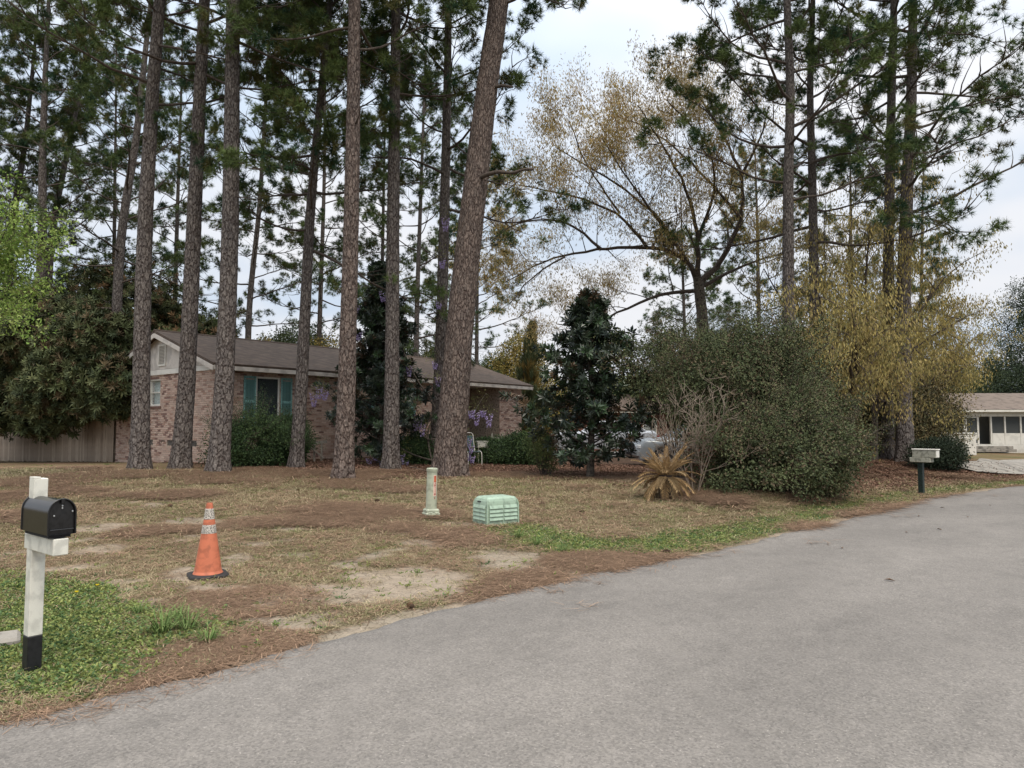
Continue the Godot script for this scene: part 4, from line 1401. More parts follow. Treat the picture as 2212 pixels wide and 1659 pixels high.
func make_background() -> void:
	# far woods: a few kinds, repeated with other sizes and turns
	var olive := [Color(0.1, 0.125, 0.045), Color(0.13, 0.15, 0.055), Color(0.075, 0.1, 0.04)]
	var yellow := [Color(0.3, 0.22, 0.05), Color(0.24, 0.19, 0.055), Color(0.34, 0.27, 0.08), Color(0.16, 0.16, 0.05)]
	var deep := [Color(0.05, 0.075, 0.04), Color(0.07, 0.095, 0.045), Color(0.04, 0.06, 0.035)]
	var lobes := [[Vector3(0, 4.2, 0), Vector3(2.6, 2.6, 2.4)], [Vector3(1.6, 3.2, 0.3), Vector3(1.9, 1.8, 1.7)], [Vector3(-1.7, 3.0, 0), Vector3(1.9, 1.9, 1.8)], [Vector3(0.3, 6.2, 0), Vector3(1.6, 1.5, 1.5)], [Vector3(0, 1.6, 0.4), Vector3(2.2, 1.4, 1.8)]]
	var kinds := []
	var names := [["yellow_green_tree", "yellow small tree in new leaf behind the brick house roof", yellow, 541], ["leafy_tree", "olive green broadleaf tree in the woods behind the yard", olive, 542], ["dense_tree", "dense dark green tree in the woods behind the yard", deep, 543]]
	var spots := [
		[[[545, 900, 36, 0.75], [700, 900, 40, 0.85], [730, 900, 37, 0.7], [1120, 900, 44, 0.95], [1700, 900, 46, 1.0]], [[590, 900, 46, 1.0], [470, 900, 44, 0.9], [1050, 900, 58, 1.0], [1240, 900, 52, 0.75], [1400, 900, 50, 0.8], [1560, 900, 46, 0.9], [1780, 900, 44, 0.9], [1900, 900, 48, 0.9], [2050, 900, 62, 1.1], [2140, 900, 66, 1.1]], [[640, 900, 52, 1.2], [860, 900, 46, 1.0], [960, 900, 52, 1.0], [-20, 900, 45, 1.3], [380, 900, 52, 1.2], [1320, 900, 62, 0.85], [1470, 900, 58, 0.95], [1640, 900, 56, 1.0], [1860, 900, 60, 1.0], [1990, 900, 66, 1.1]],
	]]
	for k in 3:
		var q: Array = names[k]
		var first: Node3D = null
		for s in spots[0][k]:
			var f := pt(s[0], s[1], s[2])
			var at := on_land(f.x, f.z)
			if first == null:
				first = bush(q[0], q[1], "tree", q[0].replace("_", " ") + "s behind the yard", at, lobes, spray.far, M.leaf, 2600, 0.62, q[2], q[3], 6, 0.25, 0.5)
				first.scale = Vector3.ONE * s[3]
			else:
				copy_of(first, at, s[0] * 0.37, s[3])
	# the tall tree beside the white house
	var b := on_land(pt(2250, 900, 58).x, -58.0)
	bush("dense_tree", "tall dark green tree standing over the white house", "tree", "", b, [[Vector3(0, 8.5, 0), Vector3(3.2, 4.5, 3)], [Vector3(-1.2, 5.6, 0), Vector3(3.0, 3.0, 2.6)], [Vector3(0.4, 12.0, 0), Vector3(2.2, 2.4, 2)], [Vector3(1.5, 4, 0), Vector3(3.0, 3.0, 2.6)]], spray.far, M.leaf, 4200, 0.62, deep, 545, 6, 0.25, 0.5)
	# feathery cypress behind the roof end
	rng.seed = 551
	b = on_land(pt(1130, 900, 39).x, -39.0)
	var root := thing("cypress_tree", "feathery upright evergreen behind the far end of the brick house roof", "tree", b)
	var wood := Geo.new()
	part("trunk", trunk_geo(smooth_line(PackedVector3Array([Vector3(0, -0.1, 0), Vector3(0, 3, 0), Vector3(0.1, 6.5, 0)]), 0.4), 0.12, 0.02, 10, 0.2, 1.0), M.oak_bark, root)
	var xf := []
	var col := PackedColorArray()
	for k in 420:
		var f := rng.randf()
		var az := rng.randf() * TAU
		var o := Vector3(cos(az), 0, sin(az)) * rng.randf() * 1.3 * (1.0 - f) + Vector3.UP * (0.8 + f * 6.0)
		o.x += 0.5 * f
		xf.append(Transform3D(tilt(Vector3(cos(az) * 0.25, 1, sin(az) * 0.25), rng.randf() * TAU, rng.randf_range(1.3, 2.2)), o))
		col.append((Color(0.1, 0.12, 0.055) if rng.randf() < 0.75 else Color(0.24, 0.17, 0.05)) * rng.randf_range(0.7, 1.2))
	scatter("foliage", make_tuft(40, 0.6, 0.3, 0.012), M.leaf, xf, col, root)

# ---------------------------------------------------------------- buildings and fence
var brick_kinds := []

func brick_colour() -> Color:
	var t := rng.randf()
	var c := Color(0.42, 0.29, 0.23).lerp(Color(0.5, 0.38, 0.31), rng.randf())
	if t < 0.14: c = Color(0.2, 0.115, 0.095)
	elif t < 0.3: c = Color(0.34, 0.215, 0.165)
	return c * rng.randf_range(0.85, 1.12)

func brick_face(g: Geo, xf: Transform3D, l: float, c: Color) -> void:
	# a brick shown by its face and four edges, standing a little proud of the joint
	var h := 0.0288
	var d := 0.012
	var a := l * 0.5
	var b := 0.003
	var f := [xf * Vector3(-a + b, -h + b, d), xf * Vector3(-a + b, h - b, d), xf * Vector3(a - b, h - b, d), xf * Vector3(a - b, -h + b, d)]
	var k := [xf * Vector3(-a, -h, 0), xf * Vector3(-a, h, 0), xf * Vector3(a, h, 0), xf * Vector3(a, -h, 0)]
	var mid := xf * Vector3(0, 0, -0.2)
	g.quad_out(mid, f[0], f[1], f[2], f[3], c)
	for i in 4:
		g.quad_out(mid, f[i], f[(i + 1) % 4], k[(i + 1) % 4], k[i], c)

func brick_wall(parent: Node3D, xf: Transform3D, length: float, high: float, holes: Array, single: int) -> void:
	# xf: x along the wall, y up, z outwards; holes are Rect2 in wall metres
	var cuts_x := [0.0, length]
	for h in holes:
		cuts_x.append(h.position.x)
		cuts_x.append(h.end.x)
	cuts_x.sort()
	var back := Geo.new()
	for i in cuts_x.size() - 1:
		var a: float = cuts_x[i]
		var b: float = cuts_x[i + 1]
		if b - a < 0.001:
			continue
		var ys := [-0.3, high]
		for h in holes:
			if h.position.x < (a + b) * 0.5 and h.end.x > (a + b) * 0.5:
				ys.append(h.position.y)
				ys.append(h.end.y)
		ys.sort()
		for j in range(0, ys.size() - 1, 2):
			back.box(xf * Transform3D(Basis(), Vector3((a + b) * 0.5, (ys[j] + ys[j + 1]) * 0.5, -0.1)), Vector3(b - a, ys[j + 1] - ys[j], 0.2))
	part("wall", back, M.mortar, parent)
	var rest := Geo.new()
	var made := 0
	var pitch := 0.2032
	for col in int(ceil(length / pitch)) + 1:
		for row in int((high + 0.3) / 0.0677):
			var u := col * pitch - (pitch * 0.5 if row % 2 == 0 else 0.0) + 0.005
			var u1 := minf(u + 0.194, length)
			u = maxf(u, 0.0)
			if u1 - u < 0.04:
				continue
			var y := -0.3 + row * 0.0677 + 0.034
			var skip := false
			for h in holes:
				if u1 > h.position.x and u < h.end.x and y > h.position.y - 0.01 and y < h.end.y + 0.01:
					if u < h.position.x - 0.05: u1 = h.position.x
					elif u1 > h.end.x + 0.05: u = h.end.x
					else: skip = true
			if skip or u1 - u < 0.03:
				continue
			var at := xf * Transform3D(Basis(), Vector3((u + u1) * 0.5, y, 0.0))
			if made < single and u1 - u > 0.19 and y > 0.0:
				var o := MeshInstance3D.new()
				o.mesh = brick_kinds[rng.randi() % brick_kinds.size()]
				o.material_override = M.brick
				o.name = "brick"
				parent.add_child(o, true)
				o.transform = at
				made += 1
			else:
				brick_face(rest, at, u1 - u, brick_colour())
	part("bricks", rest, M.brick, parent, "stuff")

func sash_window(parent: Node3D, xf: Transform3D, w: float, h: float, curtain: Material, screened := false) -> void:
	# xf at the opening's middle, z outwards
	var f := Geo.new()
	for s in [-1.0, 1.0]:
		f.box(xf * Transform3D(Basis(), Vector3(s * (w * 0.5 - 0.03), 0, -0.04)), Vector3(0.06, h, 0.09), Color.WHITE, 0.006)
		f.box(xf * Transform3D(Basis(), Vector3(0, s * (h * 0.5 - 0.03), -0.04)), Vector3(w - 0.122, 0.06, 0.09), Color.WHITE, 0.006)
	var win := part("window", f, M.white, parent)
	var r := Geo.new()
	r.box(xf * Transform3D(Basis(), Vector3(0, 0, -0.05)), Vector3(w - 0.122, 0.045, 0.06), Color.WHITE, 0.005)
	part("meeting_rail", r, M.white, win)
	for s in [-1.0, 1.0]:
		var p := Geo.new()
		p.box(xf * Transform3D(Basis(), Vector3(0, s * (h * 0.25 - 0.01), -0.06 - 0.008 * s)), Vector3(w - 0.122, h * 0.5 - 0.08, 0.004))
		part("pane", p, M.glass, win)
	var c := Geo.new()
	var n := 14
	for k in n:
		var a := -w * 0.5 + w * k / n
		var b := -w * 0.5 + w * (k + 1) / n
		var za := -0.16 + 0.012 * (k % 2)
		var zb := -0.16 + 0.012 * ((k + 1) % 2)
		c.quad(xf * Vector3(a, -h * 0.5, za), xf * Vector3(a, h * 0.5, za), xf * Vector3(b, h * 0.5, zb), xf * Vector3(b, -h * 0.5, zb))
	part("curtain", c, curtain, win)
	if screened:
		var sc := Geo.new()
		sc.box(xf * Transform3D(Basis(), Vector3(0, 0, -0.012)), Vector3(w - 0.126, h - 0.126, 0.003))
		part("insect_screen", sc, M.bug_screen, win)

func shutter(parent: Node3D, xf: Transform3D, w: float, h: float) -> void:
	var f := Geo.new()
	for s in [-1.0, 1.0]:
		f.box(xf * Transform3D(Basis(), Vector3(s * (w * 0.5 - 0.025), 0, 0)), Vector3(0.05, h, 0.03), Color.WHITE, 0.004)
	for y in [-h * 0.5 + 0.04, 0.0, h * 0.5 - 0.04]:
		f.box(xf * Transform3D(Basis(), Vector3(0, y, 0)), Vector3(w - 0.102, 0.08, 0.028), Color.WHITE, 0.004)
	var o := part("shutter", f, M.teal, parent)
	var g := Geo.new()
	g.box(xf * Transform3D(Basis(Vector3.RIGHT, 0.6), Vector3.ZERO), Vector3(w - 0.102, 0.036, 0.006))
	var slat := g.mesh()
	for half in [-1.0, 1.0]:
		var n := int((h * 0.5 - 0.12) / 0.036)
		for k in n:
			var s := MeshInstance3D.new()
			s.mesh = slat
			s.material_override = M.teal
			s.name = "slat"
			o.add_child(s, true)
			s.position = xf.basis * Vector3(0, half * (0.06 + 0.036 * k), 0)

func make_brick_house() -> void:
	rng.seed = 701
	for k in 10:
		var g := Geo.new()
		brick_face(g, Transform3D(), 0.194, brick_colour())
		brick_kinds.append(g.mesh())
	var c := Vector3(-9.0, 0, -21.5)
	c.y = land(c.x, c.z) - 0.03
	var root := thing("brick_house", "single-storey pinkish brick house with brown shingle roof and teal shutters", "house", c, deg_to_rad(51.0))
	var L := 15.0
	var D := 6.9
	var H := 2.9
	# gable wall faces -x: its own x runs from the front corner back
	var gx := Transform3D(Basis(Vector3(0, 0, -1), Vector3.UP, Vector3(-1, 0, 0)), Vector3.ZERO)
	var holes := [Rect2(3.55, 1.84, 0.85, 0.92)]
	for t in [1.23, 2.8, 4.2, 5.7]:
		holes.append(Rect2(t - 0.2, 0.54, 0.4, 0.16))
	var gable := Node3D.new()
	gable.name = "gable_wall"
	root.add_child(gable)
	brick_wall(gable, gx, D, H, holes, 300)
	sash_window(root, gx * Transform3D(Basis(), Vector3(3.975, 2.3, -0.02)), 0.85, 0.92, M.curtain)
	var g := Geo.new()
	for k in 9:
		brick_face(g, gx * Transform3D(Basis(), Vector3(3.5 + k * 0.118, 1.8, 0.03)).scaled_local(Vector3(1, 1.15, 2.0)), 0.108, Color(0.15, 0.085, 0.07))
	g.box(gx * Transform3D(Basis(), Vector3(3.975, 1.8, 0.01)), Vector3(1.06, 0.066, 0.045), Color(0.2, 0.15, 0.12))
	part("brick_sill", g, M.brick, root)
	for t in [1.23, 2.8, 4.2, 5.7]:
		var v := Geo.new()
		for k in 4:
			v.box(gx * Transform3D(Basis(Vector3.RIGHT, 0.5), Vector3(t, 0.565 + 0.037 * k, -0.03)), Vector3(0.39, 0.022, 0.006))
		part("foundation_vent", v, M.vent, root)
	# a hose tap on the wall
	g = Geo.new()
	g.tube(PackedVector3Array([gx * Vector3(3.15, 0.68, 0), gx * Vector3(3.15, 0.68, 0.1), gx * Vector3(3.15, 0.6, 0.13)]), PackedFloat32Array([0.015, 0.015, 0.012]), 8)
	g.lathe(gx * Transform3D(Basis(), Vector3(3.15, 0.7, 0.07)), [Vector2(0.0, 0.0), Vector2(0.03, 0.0), Vector2(0.03, 0.012), Vector2(0, 0.012)], 10)
	part("hose_tap", g, M.twig, root)
	# front wall faces +z
	var fx := Transform3D()
	var front := Node3D.new()
	front.name = "front_wall"
	root.add_child(front)
	brick_wall(front, fx, 10.0, H, [Rect2(1.36, 1.15, 0.86, 1.6), Rect2(6.2, 1.15, 1.6, 1.5)], 0)
	var pier := Node3D.new()
	pier.name = "porch_pier"
	root.add_child(pier)
	brick_wall(pier, Transform3D(Basis(), Vector3(13.4, 0, 0)), 1.6, H, [], 0)
	var inner := Node3D.new()
	inner.name = "porch_wall"
	root.add_child(inner)
	brick_wall(inner, Transform3D(Basis(), Vector3(10.0, 0, -1.8)), 3.4, H, [Rect2(1.2, 0.5, 0.95, 2.1)], 0)
	sash_window(root, Transform3D(Basis(), Vector3(1.79, 1.95, -0.02)), 0.86, 1.6, M.room, true)
	sash_window(root, Transform3D(Basis(), Vector3(7.0, 1.9, -0.02)), 1.6, 1.5, M.room, true)
	shutter(root, Transform3D(Basis(), Vector3(1.36 - 0.23, 1.95, 0.035)), 0.42, 1.6)
	shutter(root, Transform3D(Basis(), Vector3(2.22 + 0.23, 1.95, 0.035)), 0.42, 1.6)
	shutter(root, Transform3D(Basis(), Vector3(6.2 - 0.23, 1.9, 0.035)), 0.42, 1.5)
	shutter(root, Transform3D(Basis(), Vector3(7.8 + 0.23, 1.9, 0.035)), 0.42, 1.5)
	g = Geo.new()
	g.box(Transform3D(Basis(), Vector3(11.67, 1.55, -1.86)), Vector3(0.94, 2.1, 0.05), Color.WHITE, 0.01)
	var door := part("front_door", g, plain(0.12, 0.1, 0.09, 0.5), root)
	g = Geo.new()
	g.lathe(Transform3D(Basis(Vector3.RIGHT, PI / 2), Vector3(11.3, 1.5, -1.83)), [Vector2(0, 0), Vector2(0.012, 0), Vector2(0.014, 0.03), Vector2(0.03, 0.045), Vector2(0.02, 0.07), Vector2(0, 0.075)], 12)
	part("door_knob", g, plain(0.5, 0.4, 0.2, 0.3, 1.0), door)
	g = Geo.new()
	g.box(Transform3D(Basis(), Vector3(11.7, 0.2, -0.9)), Vector3(3.39, 0.6, 1.79), Color.WHITE, 0.01)
	part("porch_floor", g, M.concrete, root)
	# plain walls out of sight, a floor and a ceiling close the rooms
	g = Geo.new()
	g.box(Transform3D(Basis(), Vector3(L * 0.5, H * 0.5 - 0.15, -D + 0.1)), Vector3(L - 0.41, H + 0.3, 0.2))
	g.box(Transform3D(Basis(), Vector3(L - 0.1, H * 0.5 - 0.15, -D * 0.5)), Vector3(0.2, H + 0.3, D))
	g.box(Transform3D(Basis(), Vector3(10.1, H * 0.5 - 0.15, -1.0)), Vector3(0.19, H + 0.29, 1.58))
	g.box(Transform3D(Basis(), Vector3(13.5, H * 0.5 - 0.15, -1.0)), Vector3(0.19, H + 0.29, 1.58))
	part("rear_wall", g, M.mortar, root)
	g = Geo.new()
	g.box(Transform3D(Basis(), Vector3(L * 0.5, 3.0, -D * 0.5)), Vector3(L - 0.02, 0.18, D - 0.02))
	part("ceiling", g, M.trim, root)
	# roof
	var pitch := 0.33
	var over := 0.45
	var rake := 0.32
	var rise := D * 0.5 * pitch
	var y0 := 3.1
	var sl := Vector2(D * 0.5 + over, (D * 0.5 + over) * pitch).length()
	var ang := atan(pitch)
	g = Geo.new()
	for s in [1.0, -1.0]:
		var n := Vector3(0, cos(ang), s * sin(ang))
		var dn := Vector3(0, -sin(ang), s * cos(ang))
		var ridge := Vector3(L * 0.5, y0 + rise + 0.06, -D * 0.5)
		var ctr := ridge + dn * sl * 0.5
		g.box(Transform3D(Basis(Vector3.RIGHT, n, Vector3.RIGHT.cross(n)), ctr), Vector3(L + rake * 2.0, 0.09, sl))
	g.tube(PackedVector3Array([Vector3(-rake, y0 + rise + 0.08, -D * 0.5), Vector3(L + rake, y0 + rise + 0.08, -D * 0.5)]), PackedFloat32Array([0.07, 0.07]), 8)
	var roof := part("roof", g, M.roof, root)
	g = Geo.new()
	var ey := y0 + rise + 0.0 - (D * 0.5 + over) * pitch
	for s in [1.0, -1.0]:
		var z: float = -D * 0.5 + s * (D * 0.5 + over - 0.02)
		g.box(Transform3D(Basis(), Vector3(L * 0.5, ey - 0.03, z)), Vector3(L + rake * 2.0 - 0.06, 0.13, 0.03), Color.WHITE, 0.004)
	part("fascia", g, M.trim, roof)
	g = Geo.new()
	for s in [1.0, -1.0]:
		g.box(Transform3D(Basis(), Vector3(L * 0.5, ey - 0.075, -D * 0.5 + s * (D * 0.5 + over * 0.5 + 0.02))), Vector3(L + rake * 2.0 - 0.1, 0.02, over - 0.07))
	part("soffit", g, M.trim, roof)
	for x in [-rake, L + rake]:
		g = Geo.new()
		for s in [1.0, -1.0]:
			var n := Vector3(0, cos(ang), s * sin(ang))
			var dn := Vector3(0, -sin(ang), s * cos(ang))
			var ctr := Vector3(x + (0.012 if x < 0 else -0.012), y0 + rise - 0.06, -D * 0.5) + dn * sl * 0.5
			g.box(Transform3D(Basis(Vector3.RIGHT, n, Vector3.RIGHT.cross(n)), ctr), Vector3(0.03, 0.15, sl - 0.01), Color.WHITE, 0.004)
		part("rake_board", g, M.trim, roof)
	for x in [-0.035, L + 0.035]:
		g = Geo.new()
		var t := 0.025
		var tri := [Vector3(x, H + 0.15, 0.0), Vector3(x, H + 0.15, -D), Vector3(x, y0 + rise - 0.02, -D * 0.5)]
		for e in [-t, t]:
			g.tri_out(Vector3(x, H + 0.5, -D * 0.5), tri[0] + Vector3(e, 0, 0), tri[1] + Vector3(e, 0, 0), tri[2] + Vector3(e, 0, 0))
		for i in 3:
			g.quad_out(Vector3(x, H + 0.5, -D * 0.5), tri[i] - Vector3(t, 0, 0), tri[(i + 1) % 3] - Vector3(t, 0, 0), tri[(i + 1) % 3] + Vector3(t, 0, 0), tri[i] + Vector3(t, 0, 0))
		part("gable_panel", g, M.trim, root)
	g = Geo.new()
	g.box(Transform3D(Basis(), Vector3(-0.03, H + 0.06, -D * 0.5)), Vector3(0.06, 0.17, D + 0.04), Color.WHITE, 0.006)
	part("frieze_board", g, M.white, root)
	# gable vent with its slats
	var vx := gx * Transform3D(Basis(), Vector3(3.35, 3.52, 0.062))
	g = Geo.new()
	for s in [-1.0, 1.0]:
		g.box(vx * Transform3D(Basis(), Vector3(s * 0.235, 0, 0.012)), Vector3(0.05, 0.72, 0.04), Color.WHITE, 0.004)
		g.box(vx * Transform3D(Basis(), Vector3(0, s * 0.335, 0.012)), Vector3(0.418, 0.05, 0.04), Color.WHITE, 0.004)
	var vent := part("gable_vent", g, M.white, root)
	g = Geo.new()
	g.box(vx, Vector3(0.42, 0.62, 0.004))
	part("vent_mesh", g, M.vent, vent)
	g = Geo.new()
	g.box(vx * Transform3D(Basis(Vector3.RIGHT, 0.7), Vector3.ZERO), Vector3(0.418, 0.026, 0.006))
	var slat := g.mesh()
	for k in 13:
		var s := MeshInstance3D.new()
		s.mesh = slat
		s.material_override = M.white
		s.name = "slat"
		vent.add_child(s, true)
		s.position = vx.basis * Vector3(0, -0.29 + 0.048 * k, 0.018)

func make_fence() -> void:
	rng.seed = 721
	var c := Vector3(-9.0, 0, -21.5)
	var gdir := Vector3(-0.777, 0, -0.629)
	var start := c + gdir * 7.1
	var root := thing("wooden_fence", "weathered brown upright-board fence running back from the brick house", "fence", Vector3(start.x, 0, start.z), deg_to_rad(51.0))
	# in its own axes the fence runs along -z
	var kinds := []
	for k in 5:
		var g := Geo.new()
		g.box(Transform3D(Basis(), Vector3(0, 0.8, 0)), Vector3(0.02, 1.6 + 0.03 * k, 0.138), Color.WHITE, 0.004)
		kinds.append(g.mesh())
	var rails := Geo.new()
	for k in 96:
		var z := -0.08 - k * 0.146
		var w := start + gdir * (-z)
		var y := land(w.x, w.z)
		var o := MeshInstance3D.new()
		o.mesh = kinds[rng.randi() % 5]
		o.material_override = M.fence if rng.randf() < 0.75 else M.fence_pale
		o.name = "board"
		root.add_child(o, true)
		o.position = Vector3(rng.randf_range(-0.004, 0.004), y + 0.03, z)
		o.rotation = Vector3(rng.randf_range(-0.012, 0.012), rng.randf_range(-0.03, 0.03), 0)
		if k % 16 == 0:
			var p := Geo.new()
			p.box(Transform3D(Basis(), Vector3(0.1, y + 0.8, z)), Vector3(0.09, 1.75, 0.09), Color.WHITE, 0.006)
			part("post", p, M.fence, root)
	for h in [0.35, 1.3]:
		var g := Geo.new()
		for k in 12:
			var z := -k * 1.17
			var w0 := start + gdir * (-z)
			var w1 := start + gdir * (-z + 1.17)
			var p0 := Vector3(0.035, land(w0.x, w0.z) + h, z)
			var p1 := Vector3(0.035, land(w1.x, w1.z) + h, z - 1.17)
			g.tube(PackedVector3Array([p0, p1]), PackedFloat32Array([0.03, 0.03]), 4)
		part("rail", g, M.fence, root)

func make_white_house() -> void:
	rng.seed = 741
	var z := -45.0
	var x0 := 28.6
	var base := land(x0 + 4, z)
	var root := thing("white_house", "low white house with tan roof and dark screened porch beyond the pines", "house", Vector3(x0, base, z))
	var g := Geo.new()
	var W := 18.0
	# foundation, knee wall, posts
	g.box(Transform3D(Basis(), Vector3(W * 0.5, 0.1, -3.5)), Vector3(W, 0.9, 7.0))
	part("foundation", g, M.white, root)
	g = Geo.new()
	g.box(Transform3D(Basis(), Vector3(W * 0.5 + 0.9, 0.9, -0.06)), Vector3(W - 1.8, 0.7, 0.1), Color.WHITE, 0.01)
	part("knee_wall", g, M.white, root)
	g = Geo.new()
	g.box(Transform3D(Basis(), Vector3(W * 0.5, 2.42, -0.06)), Vector3(W, 0.22, 0.14), Color.WHITE, 0.01)
	part("header", g, M.white, root)
	for x in [0.05, 0.9, 1.72, 2.6, 3.6, 4.75, 5.9, 7.0, 8.2, 9.4, 10.6, 12.0]:
		g = Geo.new()
		g.box(Transform3D(Basis(), Vector3(x, 1.43, -0.05)), Vector3(0.1, 1.75, 0.12), Color.WHITE, 0.008)
		part("porch_post", g, M.white, root)
	for k in 9:
		var a: float = [1.72, 2.6, 3.6, 4.75, 5.9, 7.0, 8.2, 9.4, 10.6][k]
		var b: float = [2.6, 3.6, 4.75, 5.9, 7.0, 8.2, 9.4, 10.6, 12.0][k]
		g = Geo.new()
		g.box(Transform3D(Basis(), Vector3((a + b) * 0.5, 1.78, -0.06)), Vector3(b - a - 0.11, 1.05, 0.01))
		part("porch_screen", g, M.screen, root)
	# screen door leaf standing open beside the entrance
	g = Geo.new()
	g.box(Transform3D(Basis(), Vector3(0.48, 1.02, 0.0)), Vector3(0.74, 0.32, 0.03))
	for s in [-1.0, 1.0]:
		g.box(Transform3D(Basis(), Vector3(0.48 + s * 0.36, 1.43, 0.02)), Vector3(0.06, 1.72, 0.035))
	g.box(Transform3D(Basis(), Vector3(0.48, 2.26, 0.0)), Vector3(0.66, 0.07, 0.03))
	g.box(Transform3D(Basis(), Vector3(0.48, 0.6, 0.0)), Vector3(0.66, 0.07, 0.03))
	var sd := part("screen_door", g, M.white, root)
	g = Geo.new()
	g.box(Transform3D(Basis(), Vector3(0.48, 1.7, -0.01)), Vector3(0.66, 1.04, 0.01))
	part("upper_screen", g, M.screen, sd)
	g = Geo.new()
	g.box(Transform3D(Basis(), Vector3(0.48, 0.75, -0.01)), Vector3(0.66, 0.22, 0.01))
	part("lower_screen", g, plain(0.1, 0.105, 0.11, 0.9), sd)
	# rooms behind the porch
	g = Geo.new()
	g.box(Transform3D(Basis(), Vector3(W * 0.5, 1.5, -2.6)), Vector3(W, 2.0, 0.2))
	g.box(Transform3D(Basis(), Vector3(0.1, 1.5, -4.8)), Vector3(0.2, 2.0, 4.2))
	g.box(Transform3D(Basis(), Vector3(W * 0.5, 1.5, -6.9)), Vector3(W, 2.0, 0.2))
	g.box(Transform3D(Basis(), Vector3(W - 0.1, 1.5, -3.5)), Vector3(0.2, 2.0, 6.6))
	part("inner_wall", g, plain(0.35, 0.36, 0.36, 0.9), root)
	g = Geo.new()
	g.box(Transform3D(Basis(), Vector3(1.45, 1.5, -2.47)), Vector3(0.5, 1.9, 0.05), Color.WHITE, 0.01)
	var dr := part("door", g, plain(0.4, 0.41, 0.42, 0.7), root)
	g = Geo.new()
	g.box(Transform3D(Basis(), Vector3(1.5, 1.6, -2.44)), Vector3(0.3, 0.7, 0.02))
	part("door_window", g, M.glass, dr)
	g = Geo.new()
	g.box(Transform3D(Basis(), Vector3(1.5, 1.6, -2.452)), Vector3(0.28, 0.68, 0.006))
	part("door_curtain", g, M.room, dr)
	g = Geo.new()
	g.box(Transform3D(Basis(), Vector3(W * 0.5, 2.58, -3.5)), Vector3(W + 0.1, 0.1, 7.0))
	part("ceiling", g, M.white, root)
	# low-pitched roof
	g = Geo.new()
	var ang := atan(0.3)
	for s in [1.0, -1.0]:
		var n := Vector3(0, cos(ang), s * sin(ang))
		var dn := Vector3(0, -sin(ang), s * cos(ang))
		g.box(Transform3D(Basis(Vector3.RIGHT, n, Vector3.RIGHT.cross(n)), Vector3(W * 0.5, 3.9, -3.5) + dn * 2.08), Vector3(W + 1.0, 0.1, 4.16))
	var roof := part("roof", g, M.roof_tan, root)
	g = Geo.new()
	g.box(Transform3D(Basis(), Vector3(W * 0.5, 2.66, 0.47)), Vector3(W + 0.96, 0.15, 0.04), Color.WHITE, 0.006)
	part("fascia", g, M.white, roof)
	g = Geo.new()
	for s in [0.0, W]:
		var m := Vector3(s, 3.0, -3.5)
		var t := [Vector3(s, 2.62, -0.1), Vector3(s, 2.62, -6.9), Vector3(s, 3.78, -3.5)]
		for e in [-0.03, 0.03]:
			g.tri_out(m, t[0] + Vector3(e, 0, 0), t[1] + Vector3(e, 0, 0), t[2] + Vector3(e, 0, 0))
	part("gable_panel", g, M.white, root)
	for k in 2:
		g = Geo.new()
		g.box(Transform3D(Basis(), Vector3(1.5, 0.36 - 0.18 * k, 0.22 + 0.3 * k)), Vector3(2.6, 0.18, 0.34), Color.WHITE, 0.012)
		part("step", g, M.concrete, root)
	for x in [0.35 - 0.75, 4.4]:
		g = Geo.new()
		g.box(Transform3D(Basis(), Vector3(maxf(x, 0.1), 0.12, 0.01)), Vector3(0.36, 0.16, 0.03))
		part("foundation_vent", g, M.vent, root)
	# potted plant by the steps
	var pot := thing("potted_plant", "dark pot with a small plant before the white house's porch", "potted plant", Vector3(x0 + 3.75, land(x0 + 3.75, z + 0.7), z + 0.7))
	g = Geo.new()
	g.lathe(Transform3D(), [Vector2(0, 0), Vector2(0.19, 0), Vector2(0.27, 0.42), Vector2(0.3, 0.44), Vector2(0.3, 0.5), Vector2(0.26, 0.5), Vector2(0.24, 0.44), Vector2(0, 0.43)], 20)
	part("pot", g, plain(0.025, 0.022, 0.028, 0.4), pot)
	g = Geo.new()
	for k in 40:
		var d := Vector3(rng.randf_range(-1, 1), rng.randf_range(0.4, 1.6), rng.randf_range(-1, 1)).normalized()
		g.leaf(Vector3(0, 0.44, 0) + d * rng.randf_range(0, 0.12), d, Vector3.UP, 0.22, 0.06, 0.2, 0.2, Color(0.05, 0.08, 0.04))
	part("leaves", g, M.leaf, pot)
	# low white wall beside the house
	var lw := thing("garden_wall", "low white wall half hidden by bushes beside the white house", "wall", Vector3(25.6, land(26.0, -42.0), -42.0))
	g = Geo.new()
	g.box(Transform3D(Basis(), Vector3(0, 0.55, 0)), Vector3(3.4, 1.3, 0.25), Color.WHITE, 0.02)
	part("wall_body", g, M.white, lw)
	g = Geo.new()
	g.box(Transform3D(Basis(), Vector3(0, 1.24, 0)), Vector3(3.5, 0.08, 0.33), Color.WHITE, 0.02)
	part("coping", g, M.white, lw)

